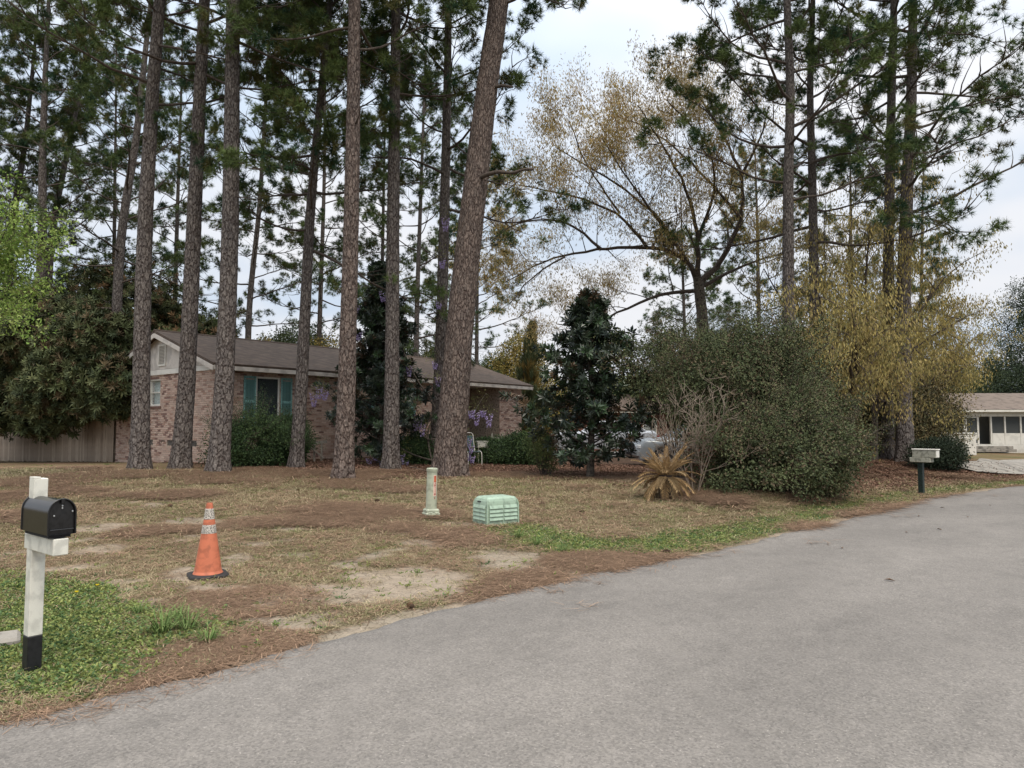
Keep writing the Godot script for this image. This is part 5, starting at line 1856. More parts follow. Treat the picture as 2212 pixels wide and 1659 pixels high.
func make_far_house() -> void:
	# a sliver of brick and white trim seen between the cars and the shrubs
	var z := -47.0
	var x0 := 6.5
	var b := land(x0, z)
	var root := thing("far_brick_house", "distant red brick house with white eaves seen behind the parked cars", "house", Vector3(x0, b, z))
	var g := Geo.new()
	g.box(Transform3D(Basis(), Vector3(0, 1.3, -3)), Vector3(11, 2.6, 6))
	part("wall", g, mottled(plain(0.24, 0.115, 0.085, 0.9), 0.6, 0.4, 0.06, 88), root)
	g = Geo.new()
	g.box(Transform3D(Basis(), Vector3(0, 2.68, -3)), Vector3(11.9, 0.16, 6.9), Color.WHITE, 0.01)
	part("eaves", g, M.white, root)
	g = Geo.new()
	for s in [1.0, -1.0]:
		var n := Vector3(0, cos(0.32), s * sin(0.32))
		var dn := Vector3(0, -sin(0.32), s * cos(0.32))
		g.box(Transform3D(Basis(Vector3.RIGHT, n, Vector3.RIGHT.cross(n)), Vector3(0, 3.92, -3) + dn * 1.85), Vector3(12, 0.1, 3.7))
	part("roof", g, M.roof, root)
	for x in [-3.2, -0.4, 2.6]:
		g = Geo.new()
		g.box(Transform3D(Basis(), Vector3(x, 1.5, 0.02)), Vector3(0.95, 1.3, 0.06), Color.WHITE, 0.01)
		var w := part("window", g, M.white, root)
		g = Geo.new()
		for s in [-1.0, 1.0]:
			g.box(Transform3D(Basis(), Vector3(x, 1.5 + s * 0.29, 0.07)), Vector3(0.8, 0.53, 0.004))
		part("pane", g, M.glass, w)
		g = Geo.new()
		g.box(Transform3D(Basis(), Vector3(x, 1.5, 0.052)), Vector3(0.8, 1.1, 0.004))
		part("blind", g, M.room, w)

# ---------------------------------------------------------------- street furniture, boxes, cars, plants
func make_mailbox() -> void:
	var foot := gp(68, 1452)
	var root := thing("mailbox", "black dome-topped mailbox on a white wooden post with black foot", "mailbox", foot, deg_to_rad(52.0))
	root.scale = Vector3(0.84, 0.97, 0.88)
	# its own +z points to the road
	var g := Geo.new()
	g.box(Transform3D(Basis(), Vector3(0, 0.72, 0)), Vector3(0.092, 0.98, 0.092), Color.WHITE, 0.004)
	var post := part("post", g, M.post_white, root)
	# the sawn notch on top
	g = Geo.new()
	g.box(Transform3D(Basis(), Vector3(-0.024, 1.214, 0)), Vector3(0.044, 0.012, 0.09), Color.WHITE, 0.002)
	part("post_top", g, M.post_white, post)
	g = Geo.new()
	g.box(Transform3D(Basis(), Vector3(0, 0.065, 0)), Vector3(0.095, 0.33, 0.095), Color.WHITE, 0.004)
	part("post_foot", g, mottled(plain(0.012, 0.012, 0.014, 0.5), 0.3, 0.4), root)
	g = Geo.new()
	g.box(Transform3D(Basis(), Vector3(0, 0.815, 0.17)), Vector3(0.097, 0.1, 0.52), Color.WHITE, 0.005)
	part("arm", g, M.post_white, root)
	g = Geo.new()
	g.box(Transform3D(Basis(), Vector3(0, 0.878, 0.19)), Vector3(0.14, 0.018, 0.42), Color.WHITE, 0.003)
	part("mount_board", g, M.dark, root)
	# dome body as a swept arch with a thin shell
	var w := 0.085
	var side := 0.125
	var y0 := 0.89
	var prof := PackedVector2Array([Vector2(w, 0)])
	prof.append(Vector2(w, side))
	for k in range(1, 16):
		var a := PI * k / 16.0
		prof.append(Vector2(cos(a) * w, side + sin(a) * w))
	prof.append(Vector2(-w, side))
	prof.append(Vector2(-w, 0))
	var shell := Geo.new()
	var zs := [-0.045, 0.435]
	for i in prof.size():
		var p := prof[i]
		var q := prof[(i + 1) % prof.size()]
		var na := Vector3(p.x, maxf(p.y - side, 0.0), 0)
		var nb := Vector3(q.x, maxf(q.y - side, 0.0), 0)
		if i == prof.size() - 1:
			na = Vector3.DOWN
			nb = Vector3.DOWN
		var k := shell.v.size()
		shell.v.append_array([Vector3(p.x, y0 + p.y, zs[0]), Vector3(q.x, y0 + q.y, zs[0]), Vector3(q.x, y0 + q.y, zs[1]), Vector3(p.x, y0 + p.y, zs[1])])
		shell.n.append_array([na.normalized(), nb.normalized(), nb.normalized(), na.normalized()])
		shell.uv.append_array([Vector2(0, 0), Vector2(0, 1), Vector2(1, 1), Vector2(1, 0)])
		shell.c.append_array([Color.WHITE, Color.WHITE, Color.WHITE, Color.WHITE])
		shell.ix.append_array([k, k + 2, k + 1, k, k + 3, k + 2])
	for i in range(1, prof.size() - 1):
		shell.tri(Vector3(prof[0].x, y0 + prof[0].y, zs[0]), Vector3(prof[i + 1].x, y0 + prof[i + 1].y, zs[0]), Vector3(prof[i].x, y0 + prof[i].y, zs[0]))
	var black := mottled(plain(0.014, 0.014, 0.015, 0.28), 0.35, 0.3, 0.03, 91)
	part("box_body", shell, black, root)
	# rolled rims at both ends
	for z in [-0.04, 0.432]:
		var line := PackedVector3Array()
		for p in prof:
			line.append(Vector3(p.x * 1.02, y0 + p.y * 1.01, z))
		var rad := PackedFloat32Array()
		rad.resize(line.size())
		rad.fill(0.0055)
		g = Geo.new()
		g.tube(line, rad, 6)
		part("rim", g, black, root)
	# door set just inside the rim
	g = Geo.new()
	var mid := Vector3(0, y0 + 0.1, 0.41)
	for i in prof.size():
		var p := prof[i] * 0.985
		var q := prof[(i + 1) % prof.size()] * 0.985
		g.tri_out(Vector3(0, y0 + 0.1, 0), mid + Vector3(0, 0, 0.012), Vector3(p.x, y0 + p.y, 0.418), Vector3(q.x, y0 + q.y, 0.418))
	g.box(Transform3D(Basis(), Vector3(0, y0 + 0.03, 0.43)), Vector3(0.15, 0.006, 0.012), Color.WHITE, 0.002)
	var door := part("door", g, black, root)
	g = Geo.new()
	g.box(Transform3D(Basis(), Vector3(0, y0 + 0.2, 0.44)), Vector3(0.022, 0.035, 0.012), Color.WHITE, 0.004)
	part("latch", g, black, door)
	for q in [[-0.05, 0.115], [0.065, 0.135], [0.0, 0.172], [0.0, 0.158]]:
		g = Geo.new()
		g.lathe(Transform3D(Basis(Vector3.RIGHT, PI / 2), Vector3(q[0], y0 + q[1], 0.425)), [Vector2(0.006, 0), Vector2(0.005, 0.006), Vector2(0, 0.007)], 10)
		part("rivet", g, plain(0.6, 0.6, 0.58, 0.35, 0.9), door)

func make_far_mailbox() -> void:
	var foot := gp(1991, 1068)
	var root := thing("mailbox", "pale flat-topped mailbox on a dark green post by the leaf-covered bank", "mailbox", foot, deg_to_rad(40.0))
	var g := Geo.new()
	g.box(Transform3D(Basis(), Vector3(0, 0.33, 0)), Vector3(0.1, 0.76, 0.1), Color.WHITE, 0.005)
	part("post", g, mottled(plain(0.012, 0.03, 0.026, 0.6), 0.3, 0.4), root)
	g = Geo.new()
	g.box(Transform3D(Basis(), Vector3(0, 0.755, 0.02)), Vector3(0.2, 0.1, 0.42), Color.WHITE, 0.008)
	part("shelf_block", g, M.old_pale, root)
	g = Geo.new()
	g.box(Transform3D(Basis(), Vector3(0, 0.89, 0.1)), Vector3(0.19, 0.17, 0.48), Color.WHITE, 0.012)
	var bx := part("box_body", g, M.old_pale, root)
	g = Geo.new()
	g.box(Transform3D(Basis(), Vector3(0, 0.985, 0.11)), Vector3(0.21, 0.025, 0.51), Color.WHITE, 0.006)
	part("lid", g, M.white, bx)
	g = Geo.new()
	g.box(Transform3D(Basis(), Vector3(0, 0.89, 0.345)), Vector3(0.17, 0.15, 0.014), Color.WHITE, 0.005)
	part("door", g, M.white, bx)

func make_cone() -> void:
	var foot := gp(449, 1246)
	var root := thing("traffic_cone", "scuffed orange traffic cone with two worn reflective bands, on straw lawn", "traffic cone", foot, 0.55)
	var orange := mottled(plain(0.56, 0.168, 0.088, 0.65), 0.4, 0.16, 0.02, 95)
	var g := Geo.new()
	var s := 0.18
	var sh := PackedVector2Array()
	for k in 24:
		var a := TAU * (k + 0.5) / 24
		var c := Vector2(cos(a), sin(a))
		var m := pow(pow(absf(c.x), 6.0) + pow(absf(c.y), 6.0), -1.0 / 6.0)
		sh.append(c * m * s)
	var lv := [[0.96, 0.0], [1.0, 0.006], [1.0, 0.022], [0.95, 0.032], [0.55, 0.036]]
	for i in lv.size() - 1:
		for k in 24:
			var p := sh[k]
			var q := sh[(k + 1) % 24]
			g.quad_out(Vector3(0, 0.01, 0), Vector3(p.x * lv[i][0], lv[i][1], p.y * lv[i][0]), Vector3(q.x * lv[i][0], lv[i][1], q.y * lv[i][0]), Vector3(q.x * lv[i + 1][0], lv[i + 1][1], q.y * lv[i + 1][0]), Vector3(p.x * lv[i + 1][0], lv[i + 1][1], p.y * lv[i + 1][0]))
	part("base", g, mottled(plain(0.025, 0.023, 0.023, 0.75), 0.3, 0.4), root)
	g = Geo.new()
	var H := 0.71
	var r0 := 0.125
	var r1 := 0.028
	g.lathe(Transform3D(), [Vector2(r0 * 1.12, 0.03), Vector2(r0 * 1.06, 0.045), Vector2(r0, 0.06), Vector2(lerpf(r0, r1, 0.63), 0.03 + 0.68 * 0.63), Vector2(lerpf(r0, r1, 0.97), 0.03 + 0.68 * 0.97), Vector2(r1 * 0.95, H), Vector2(r1 * 0.6, H), Vector2(r1 * 0.55, H - 0.06)], 36)
	part("cone_body", g, orange, root)
	for b in [[0.42, 0.5], [0.555, 0.655]]:
		g = Geo.new()
		var ra := lerpf(r0, r1, (b[0] - 0.03) / 0.68) + 0.002
		var rb := lerpf(r0, r1, (b[1] - 0.03) / 0.68) + 0.002
		g.lathe(Transform3D(), [Vector2(ra - 0.003, b[0] - 0.002), Vector2(ra, b[0]), Vector2(rb, b[1]), Vector2(rb - 0.003, b[1] + 0.002)], 36)
		part("reflective_band", g, M.band, root)

func make_pedestal() -> void:
	var foot := gp(931, 1117)
	var root := thing("utility_pedestal", "pale green telecom pedestal post with a red printed warning strip", "utility post", foot, 0.45)
	root.rotation = Vector3(0, 0.45, -0.02)
	var green := mottled(plain(0.42, 0.46, 0.36, 0.5), 0.6, 0.16, 0.02, 97)
	var g := Geo.new()
	for q in [[0.0, 0.09, 0.23], [0.092, 0.05, 0.21]]:
		g.box(Transform3D(Basis(), Vector3(0, q[0] + q[1] * 0.5 - 0.02, 0)), Vector3(q[2], q[1] + 0.02, q[2]), Color.WHITE, 0.02)
	for s in [-1.0, 1.0]:
		g.box(Transform3D(Basis(), Vector3(s * 0.05, 0.06, 0.112)), Vector3(0.07, 0.05, 0.02), Color.WHITE, 0.008)
	part("base", g, green, root)
	g = Geo.new()
	g.lathe(Transform3D(), [Vector2(0.088, 0.13), Vector2(0.086, 0.16), Vector2(0.081, 0.72)], 28)
	part("sleeve", g, green, root)
	g = Geo.new()
	g.lathe(Transform3D(), [Vector2(0.078, 0.7), Vector2(0.087, 0.705), Vector2(0.089, 0.722), Vector2(0.084, 0.726), Vector2(0.089, 0.731), Vector2(0.088, 0.752), Vector2(0.07, 0.762), Vector2(0, 0.766)], 28)
	part("cap", g, green, root)
	# printed strip wrapped on the sleeve: pale ground, orange block, dark red marks
	var arc := func(gg: Geo, a0: float, a1: float, y0: float, y1: float, lift: float) -> void:
		for k in 4:
			var u0 := lerpf(a0, a1, k / 4.0)
			var u1 := lerpf(a0, a1, (k + 1) / 4.0)
			var ra := lerpf(0.086, 0.081, (y0 - 0.16) / 0.56) + lift
			var rb := lerpf(0.086, 0.081, (y1 - 0.16) / 0.56) + lift
			gg.quad_out(Vector3(0, (y0 + y1) * 0.5, 0), Vector3(sin(u0) * ra, y0, cos(u0) * ra), Vector3(sin(u0) * rb, y1, cos(u0) * rb), Vector3(sin(u1) * rb, y1, cos(u1) * rb), Vector3(sin(u1) * ra, y0, cos(u1) * ra))
	var a0 := -0.02
	var a1 := 0.62
	g = Geo.new()
	arc.call(g, a0, a1, 0.33, 0.655, 0.0015)
	var strip := part("warning_strip", g, plain(0.72, 0.5, 0.4, 0.5), root)
	g = Geo.new()
	arc.call(g, a0 + 0.08, a1 - 0.08, 0.545, 0.642, 0.0028)
	part("orange_block", g, plain(0.55, 0.13, 0.055, 0.5), strip)
	g = Geo.new()
	for y in [0.632, 0.61, 0.552]:
		arc.call(g, a0 + 0.12, a1 - 0.12, y, y + 0.006, 0.004)
	arc.call(g, 0.24, 0.4, 0.515, 0.54, 0.0028)
	for q in [[0.12, 0.26], [0.34, 0.48]]:
		arc.call(g, q[0], q[1], 0.478, 0.51, 0.0028)
		arc.call(g, q[0], q[1], 0.345, 0.375, 0.0028)
	for y in [0.455, 0.43, 0.405, 0.385]:
		arc.call(g, 0.24, 0.38, y, y + 0.016, 0.0028)
	arc.call(g, 0.2, 0.36, 0.285, 0.31, 0.002)
	part("printed_marks", g, plain(0.28, 0.03, 0.025, 0.5), strip)

func make_vent_box() -> void:
	var foot := gp(1052, 1138)
	# the near upright edge stands where the photograph shows it
	var turn := deg_to_rad(33.0)
	var w := 0.56
	var d := 0.42
	var h := 0.4
	var ctr := foot + Basis(Vector3.UP, turn) * Vector3(w * 0.5, 0, -d * 0.5)
	var root := thing("utility_box", "pale green louvred utility vault with rounded lid on the lawn", "utility box", Vector3(ctr.x, land(ctr.x, ctr.z), ctr.z), turn)
	var paint := mottled(plain(0.36, 0.49, 0.39, 0.45), 0.5, 0.14, 0.02, 99)
	var g := Geo.new()
	# rounded shell: rings of a superellipse, drawn in towards the top
	var lv := [[1.0, -0.03], [1.0, 0.02], [0.985, 0.3], [0.965, 0.345], [0.92, 0.378], [0.84, 0.397], [0.7, 0.405], [0.0, 0.412]]
	var ring := []
	for L in lv:
		var row := PackedVector3Array()
		for k in 40:
			var a := TAU * (k + 0.5) / 40
			var c := Vector2(cos(a), sin(a))
			var m := pow(pow(absf(c.x), 9.0) + pow(absf(c.y), 9.0), -1.0 / 9.0)
			row.append(Vector3(c.x * m * w * 0.5 * L[0], L[1], c.y * m * d * 0.5 * L[0]))
		ring.append(row)
	var mid := Vector3(0, 0.15, 0)
	for i in lv.size() - 1:
		for k in 40:
			var q := (k + 1) % 40
			if i == lv.size() - 2:
				g.tri_out(mid, ring[i][k], ring[i][q], ring[i + 1][k])
			else:
				g.quad_out(mid, ring[i][k], ring[i + 1][k], ring[i + 1][q], ring[i][q])
	part("shell", g, paint, root)
	# louvre ribs on each side: sloping blades that jut at their lower edge
	var rib := func(xf: Transform3D, l: float) -> void:
		var gg := Geo.new()
		var p := [Vector2(-0.028, 0.0), Vector2(-0.026, 0.018), Vector2(-0.019, 0.02), Vector2(0.028, 0.001)]
		var cc := xf * Vector3(0, 0, -0.02)
		for i in 3:
			gg.quad_out(cc, xf * Vector3(-l * 0.5, p[i].x, p[i].y), xf * Vector3(-l * 0.5, p[i + 1].x, p[i + 1].y), xf * Vector3(l * 0.5, p[i + 1].x, p[i + 1].y), xf * Vector3(l * 0.5, p[i].x, p[i].y))
		for s in [-1.0, 1.0]:
			gg.quad_out(cc, xf * Vector3(s * l * 0.5, p[0].x, p[0].y), xf * Vector3(s * l * 0.5, p[1].x, p[1].y), xf * Vector3(s * l * 0.5, p[2].x, p[2].y), xf * Vector3(s * l * 0.5, p[3].x, p[3].y))
		part("louvre", gg, paint, root)
	for k in 4:
		var y := 0.095 + 0.056 * k
		var inset := 0.0035 + 0.013 * (y / 0.3)
		for s in [-1.0, 1.0]:
			for e in [-1.0, 1.0]:
				rib.call(Transform3D(Basis(Vector3.UP, 0.0 if s > 0 else PI), Vector3(e * 0.122, y, s * (d * 0.5 - inset * 0.35))), 0.226)
			rib.call(Transform3D(Basis(Vector3.UP, s * PI * 0.5), Vector3(s * (w * 0.5 - inset * 0.35), y, 0)), 0.33)
	# corner trims and the lid's raised line
	g = Geo.new()
	for s in [-1.0, 1.0]:
		for e in [-1.0, 1.0]:
			g.tube(PackedVector3Array([Vector3(s * w * 0.478, 0.0, e * d * 0.472), Vector3(s * w * 0.47, 0.3, e * d * 0.465), Vector3(s * w * 0.44, 0.36, e * d * 0.43)]), PackedFloat32Array([0.014, 0.014, 0.012]), 8)
	part("corner_trim", g, paint, root)
	g = Geo.new()
	g.box(Transform3D(Basis(), Vector3(-w * 0.5 + 0.012, 0.335, -0.02)), Vector3(0.03, 0.016, 0.1), Color.WHITE, 0.006)
	part("lock_slot", g, M.dark, root)
	g = Geo.new()
	for s in [-1.0, 1.0]:
		g.box(Transform3D(Basis(), Vector3(0, 0.397, s * d * 0.37)), Vector3(w * 0.74, 0.008, 0.012), Color.WHITE, 0.003)
		g.box(Transform3D(Basis(), Vector3(s * w * 0.37, 0.397, 0)), Vector3(0.012, 0.008, d * 0.72), Color.WHITE, 0.003)
	part("lid_ridge", g, paint, root)

# the loft of a car body: stations along x (nose at -x), each a half outline mirrored across z
func make_car(called: String, label: String, paint: Material, at: Vector3, turn: float) -> void:
	var root := thing(called, label, "car", at, turn, "cars parked behind the shrubs")
	var Lc := 4.75
	var wheel_x := [-1.42, 1.4]
	var wr := 0.33
	var st := []
	var n := 72
	for i in n + 1:
		var x := -Lc * 0.5 + Lc * i / n
		var u := float(i) / n
		var hw := 0.9 * (1.0 - pow(absf(u - 0.5) * 2.0, 7.0) * 0.22)
		# hood, then the deck behind the cabin
		var top := lerpf(0.74, 0.98, smoothstep(0.0, 0.07, u))
		top = lerpf(top, 1.03, smoothstep(0.07, 0.3, u))
		top = lerpf(top, 1.04, smoothstep(0.3, 0.8, u))
		top = lerpf(top, 0.86, smoothstep(0.955, 1.0, u))
		var sill := 0.24 + 0.1 * (1.0 - smoothstep(0.0, 0.03, u)) + 0.12 * smoothstep(0.96, 1.0, u)
		for wx in wheel_x:
			var dx: float = absf(x - wx)
			if dx < wr + 0.06:
				sill = maxf(sill, wr + sqrt(maxf(pow(wr + 0.06, 2.0) - dx * dx, 0.0)))
		st.append([x, hw, sill, top])
	var g := Geo.new()
	var rows := []
	for s in st:
		var x: float = s[0]
		var hw: float = s[1]
		var lo: float = s[2]
		var hi: float = s[3]
		var b := maxf(lo + 0.02, 0.5)
		rows.append(PackedVector3Array([Vector3(x, lo, hw * 0.94), Vector3(x, minf(lo + 0.06, hi - 0.12), hw * 0.985), Vector3(x, lerpf(b, hi, 0.4), hw), Vector3(x, hi - 0.09, hw * 0.975), Vector3(x, hi - 0.03, hw * 0.93), Vector3(x, hi, hw * 0.8), Vector3(x, hi + 0.025, hw * 0.4), Vector3(x, hi + 0.03, 0)]))
	var m: int = rows[0].size()
	for sgn in [1.0, -1.0]:
		var k0 := g.v.size()
		for i in rows.size():
			for j in m:
				var p: Vector3 = rows[i][j]
				var di: Vector3 = rows[mini(i + 1, rows.size() - 1)][j] - rows[maxi(i - 1, 0)][j]
				var dj: Vector3 = rows[i][mini(j + 1, m - 1)] - rows[i][maxi(j - 1, 0)]
				var nn := di.cross(dj).normalized() * -1.0
				if nn.dot(Vector3(0, 0.2, 1)) < 0.0:
					nn = -nn
				g.v.append(Vector3(p.x, p.y, p.z * sgn))
				g.n.append(Vector3(nn.x, nn.y, nn.z * sgn))
				g.uv.append(Vector2(p.x, p.y))
				g.c.append(Color.WHITE)
		for i in rows.size() - 1:
			for j in m - 1:
				var a := k0 + i * m + j
				var b := a + m
				if sgn > 0:
					g.ix.append_array([a, a + 1, b, a + 1, b + 1, b])
				else:
					g.ix.append_array([a, b, a + 1, a + 1, b, b + 1])
	for e in [0, rows.size() - 1]:
		var r: PackedVector3Array = rows[e]
		for j in m - 1:
			var f0 := r[j]
			var f1 := r[j + 1]
			g.quad_out(Vector3(0, 0.6, 0), f0, f1, Vector3(f1.x, f1.y, -f1.z), Vector3(f0.x, f0.y, -f0.z))
	part("body", g, paint, root)
	g = Geo.new()
	g.box(Transform3D(Basis(), Vector3(0, 0.36, 0)), Vector3(Lc - 0.5, 0.16, 1.2))
	part("underbody", g, M.dark, root)
	# cabin: painted roof and pillars, dark glass between
	var cab := [[-0.95, 1.03, 0.74], [-0.28, 1.46, 0.6], [0.9, 1.48, 0.6], [1.75, 1.05, 0.72]]
	g = Geo.new()
	for s in [1.0, -1.0]:
		for i in 3:
			var p0 := Vector3(cab[i][0], cab[i][1], cab[i][2] * s)
			var p1 := Vector3(cab[i + 1][0], cab[i + 1][1], cab[i + 1][2] * s)
			g.tube(PackedVector3Array([p0, p1]), PackedFloat32Array([0.045, 0.045]), 8)
		g.tube(PackedVector3Array([Vector3(0.32, 1.03, 0.76 * s), Vector3(0.34, 1.46, 0.6 * s)]), PackedFloat32Array([0.05, 0.04]), 8)
	g.box(Transform3D(Basis(), Vector3(0.31, 1.485, 0)), Vector3(1.24, 0.06, 1.2), Color.WHITE, 0.025)
	part("roof", g, paint, root)
	g = Geo.new()
	var c := Vector3(0.3, 1.0, 0)
	for s in [1.0, -1.0]:
		var q := [Vector3(-0.88, 1.02, 0.755 * s), Vector3(-0.26, 1.45, 0.605 * s), Vector3(0.88, 1.46, 0.605 * s), Vector3(1.68, 1.03, 0.735 * s)]
		g.quad_out(c, q[0], q[1], q[2], q[3])
	var win := part("side_glass", g, M.car_glass, root)
	g = Geo.new()
	g.quad_out(c, Vector3(-0.96, 1.02, -0.72), Vector3(-0.29, 1.455, -0.59), Vector3(-0.29, 1.455, 0.59), Vector3(-0.96, 1.02, 0.72))
	part("windscreen", g, M.car_glass, root)
	g = Geo.new()
	g.quad_out(c, Vector3(1.76, 1.03, -0.7), Vector3(0.91, 1.47, -0.59), Vector3(0.91, 1.47, 0.59), Vector3(1.76, 1.03, 0.7))
	part("rear_glass", g, M.car_glass, root)
	for s in [1.0, -1.0]:
		g = Geo.new()
		g.box(Transform3D(Basis(Vector3.UP, 0.15 * s), Vector3(-0.55, 1.1, 0.96 * s)), Vector3(0.12, 0.13, 0.2), Color.WHITE, 0.035)
		g.tube(PackedVector3Array([Vector3(-0.56, 1.03, 0.84 * s), Vector3(-0.55, 1.08, 0.92 * s)]), PackedFloat32Array([0.025, 0.025]), 6)
		part("wing_mirror", g, paint, root)
		g = Geo.new()
		g.box(Transform3D(Basis(), Vector3(-2.27, 0.72, 0.6 * s)), Vector3(0.16, 0.16, 0.34), Color.WHITE, 0.04)
		part("headlight", g, plain(0.6, 0.62, 0.64, 0.1), root)
		g = Geo.new()
		g.box(Transform3D(Basis(), Vector3(2.3, 0.78, 0.66 * s)), Vector3(0.1, 0.18, 0.26), Color.WHITE, 0.03)
		part("tail_light", g, plain(0.3, 0.01, 0.01, 0.2), root)
		g = Geo.new()
		for x in [-0.72, 0.42, 1.3]:
			g.box(Transform3D(Basis(), Vector3(x, 0.7, 0.897 * s)), Vector3(0.008, 0.5, 0.006))
		part("door_seam", g, M.dark, root)
		for wx in wheel_x:
			var w := Geo.new()
			w.lathe(Transform3D(Basis(Vector3.RIGHT, PI * 0.5), Vector3(wx, wr, 0.76 * s)), [Vector2(0.2, -0.1), Vector2(wr - 0.02, -0.1), Vector2(wr, -0.07), Vector2(wr, 0.07), Vector2(wr - 0.02, 0.1), Vector2(0.2, 0.1)], 28)
			var wheel := part("wheel", w, M.tyre, root)
			w = Geo.new()
			w.lathe(Transform3D(Basis(Vector3.RIGHT, PI * 0.5 * s), Vector3(wx, wr, 0.76 * s)), [Vector2(0.205, 0.09), Vector2(0.19, 0.075), Vector2(0.05, 0.06), Vector2(0.0, 0.08)], 20)
			part("rim", w, plain(0.45, 0.46, 0.47, 0.35, 0.8), wheel)
	# bumper with its plate and slot
	g = Geo.new()
	g.box(Transform3D(Basis(), Vector3(-2.36, 0.48, 0)), Vector3(0.16, 0.24, 1.62), Color.WHITE, 0.05)
	var bump := part("bumper", g, paint, root)
	g = Geo.new()
	g.box(Transform3D(Basis(), Vector3(-2.445, 0.46, 0)), Vector3(0.02, 0.1, 0.7), Color.WHITE, 0.005)
	part("air_slot", g, M.dark, bump)
	g = Geo.new()
	g.box(Transform3D(Basis(), Vector3(-2.37, 0.74, 0)), Vector3(0.03, 0.13, 0.8), Color.WHITE, 0.01)
	part("grille", g, M.dark, root)

func make_sago() -> void:
	rng.seed = 801
	var foot := gp(1438, 1077)
	var root := thing("sago_palm", "brown frost-burnt sago palm with drooping dry fronds", "palm", foot)
	var g := Geo.new()
	g.lathe(Transform3D(), [Vector2(0.12, -0.05), Vector2(0.13, 0.2), Vector2(0.12, 0.42), Vector2(0.07, 0.5), Vector2(0, 0.52)], 14)
	part("trunk", g, plain(0.07, 0.05, 0.04, 0.95), root)
	for k in 46:
		var f := k / 46.0
		var az := k * 2.4 + rng.randf_range(-0.25, 0.25)
		var up := lerpf(2.2, -0.75, pow(f, 0.85)) + rng.randf_range(-0.2, 0.2)
		var d := Vector3(cos(az), up, sin(az)).normalized()
		var l := rng.randf_range(0.44, 0.68)
		var o := Vector3(cos(az) * 0.06, 0.46 - 0.1 * f, sin(az) * 0.06)
		var p := PackedVector3Array([o])
		for s in 9:
			d = (d + Vector3.DOWN * (0.04 + 0.13 * f)).normalized()
			o += d * l / 9
			p.append(o)
		var rad := PackedFloat32Array()
		for s in p.size():
			rad.append(lerpf(0.007, 0.002, s / 9.0))
		g = Geo.new()
		var c := Color(0.46, 0.34, 0.19).lerp(Color(0.3, 0.2, 0.1), rng.randf()) * rng.randf_range(0.8, 1.2)
		g.tube(p, rad, 4, c, 1, 1, false)
		for s in range(1, 10):
			for e in 4:
				var q := p[s].lerp(p[s - 1], e / 4.0)
				var bd := (p[s] - p[s - 1]).normalized()
				var out := bd.cross(Vector3.UP).normalized()
				for sg in [-1.0, 1.0]:
					var ld: Vector3 = (bd * 0.9 + out * sg + Vector3.UP * 0.3 + v_rand(0.2)).normalized()
					g.leaf(q, ld, Vector3.UP, 0.125 * (1.0 - 0.45 * absf(s - 4.0) / 4.5), 0.0135, 0.2, 0.3, c * rng.randf_range(0.8, 1.25))
		part("frond", g, M.dry, root)

func raceme_mesh(l: float) -> ArrayMesh:
	var g := Geo.new()
	for k in 90:
		var f := pow(rng.randf(), 0.8)
		var az := rng.randf() * TAU
		var r := 0.075 * (1.0 - f * 0.8)
		var o := Vector3(cos(az) * r, -f * l, sin(az) * r)
		var t := rng.randf()
		var c := Color(0.38, 0.29, 0.55).lerp(Color(0.62, 0.54, 0.76), t)
		g.leaf(o, (Vector3(cos(az), -0.3, sin(az)) + v_rand(0.4)).normalized(), Vector3.UP + v_rand(0.5), 0.04, 0.035, 0.3, 0.1, c)
	return g.mesh()

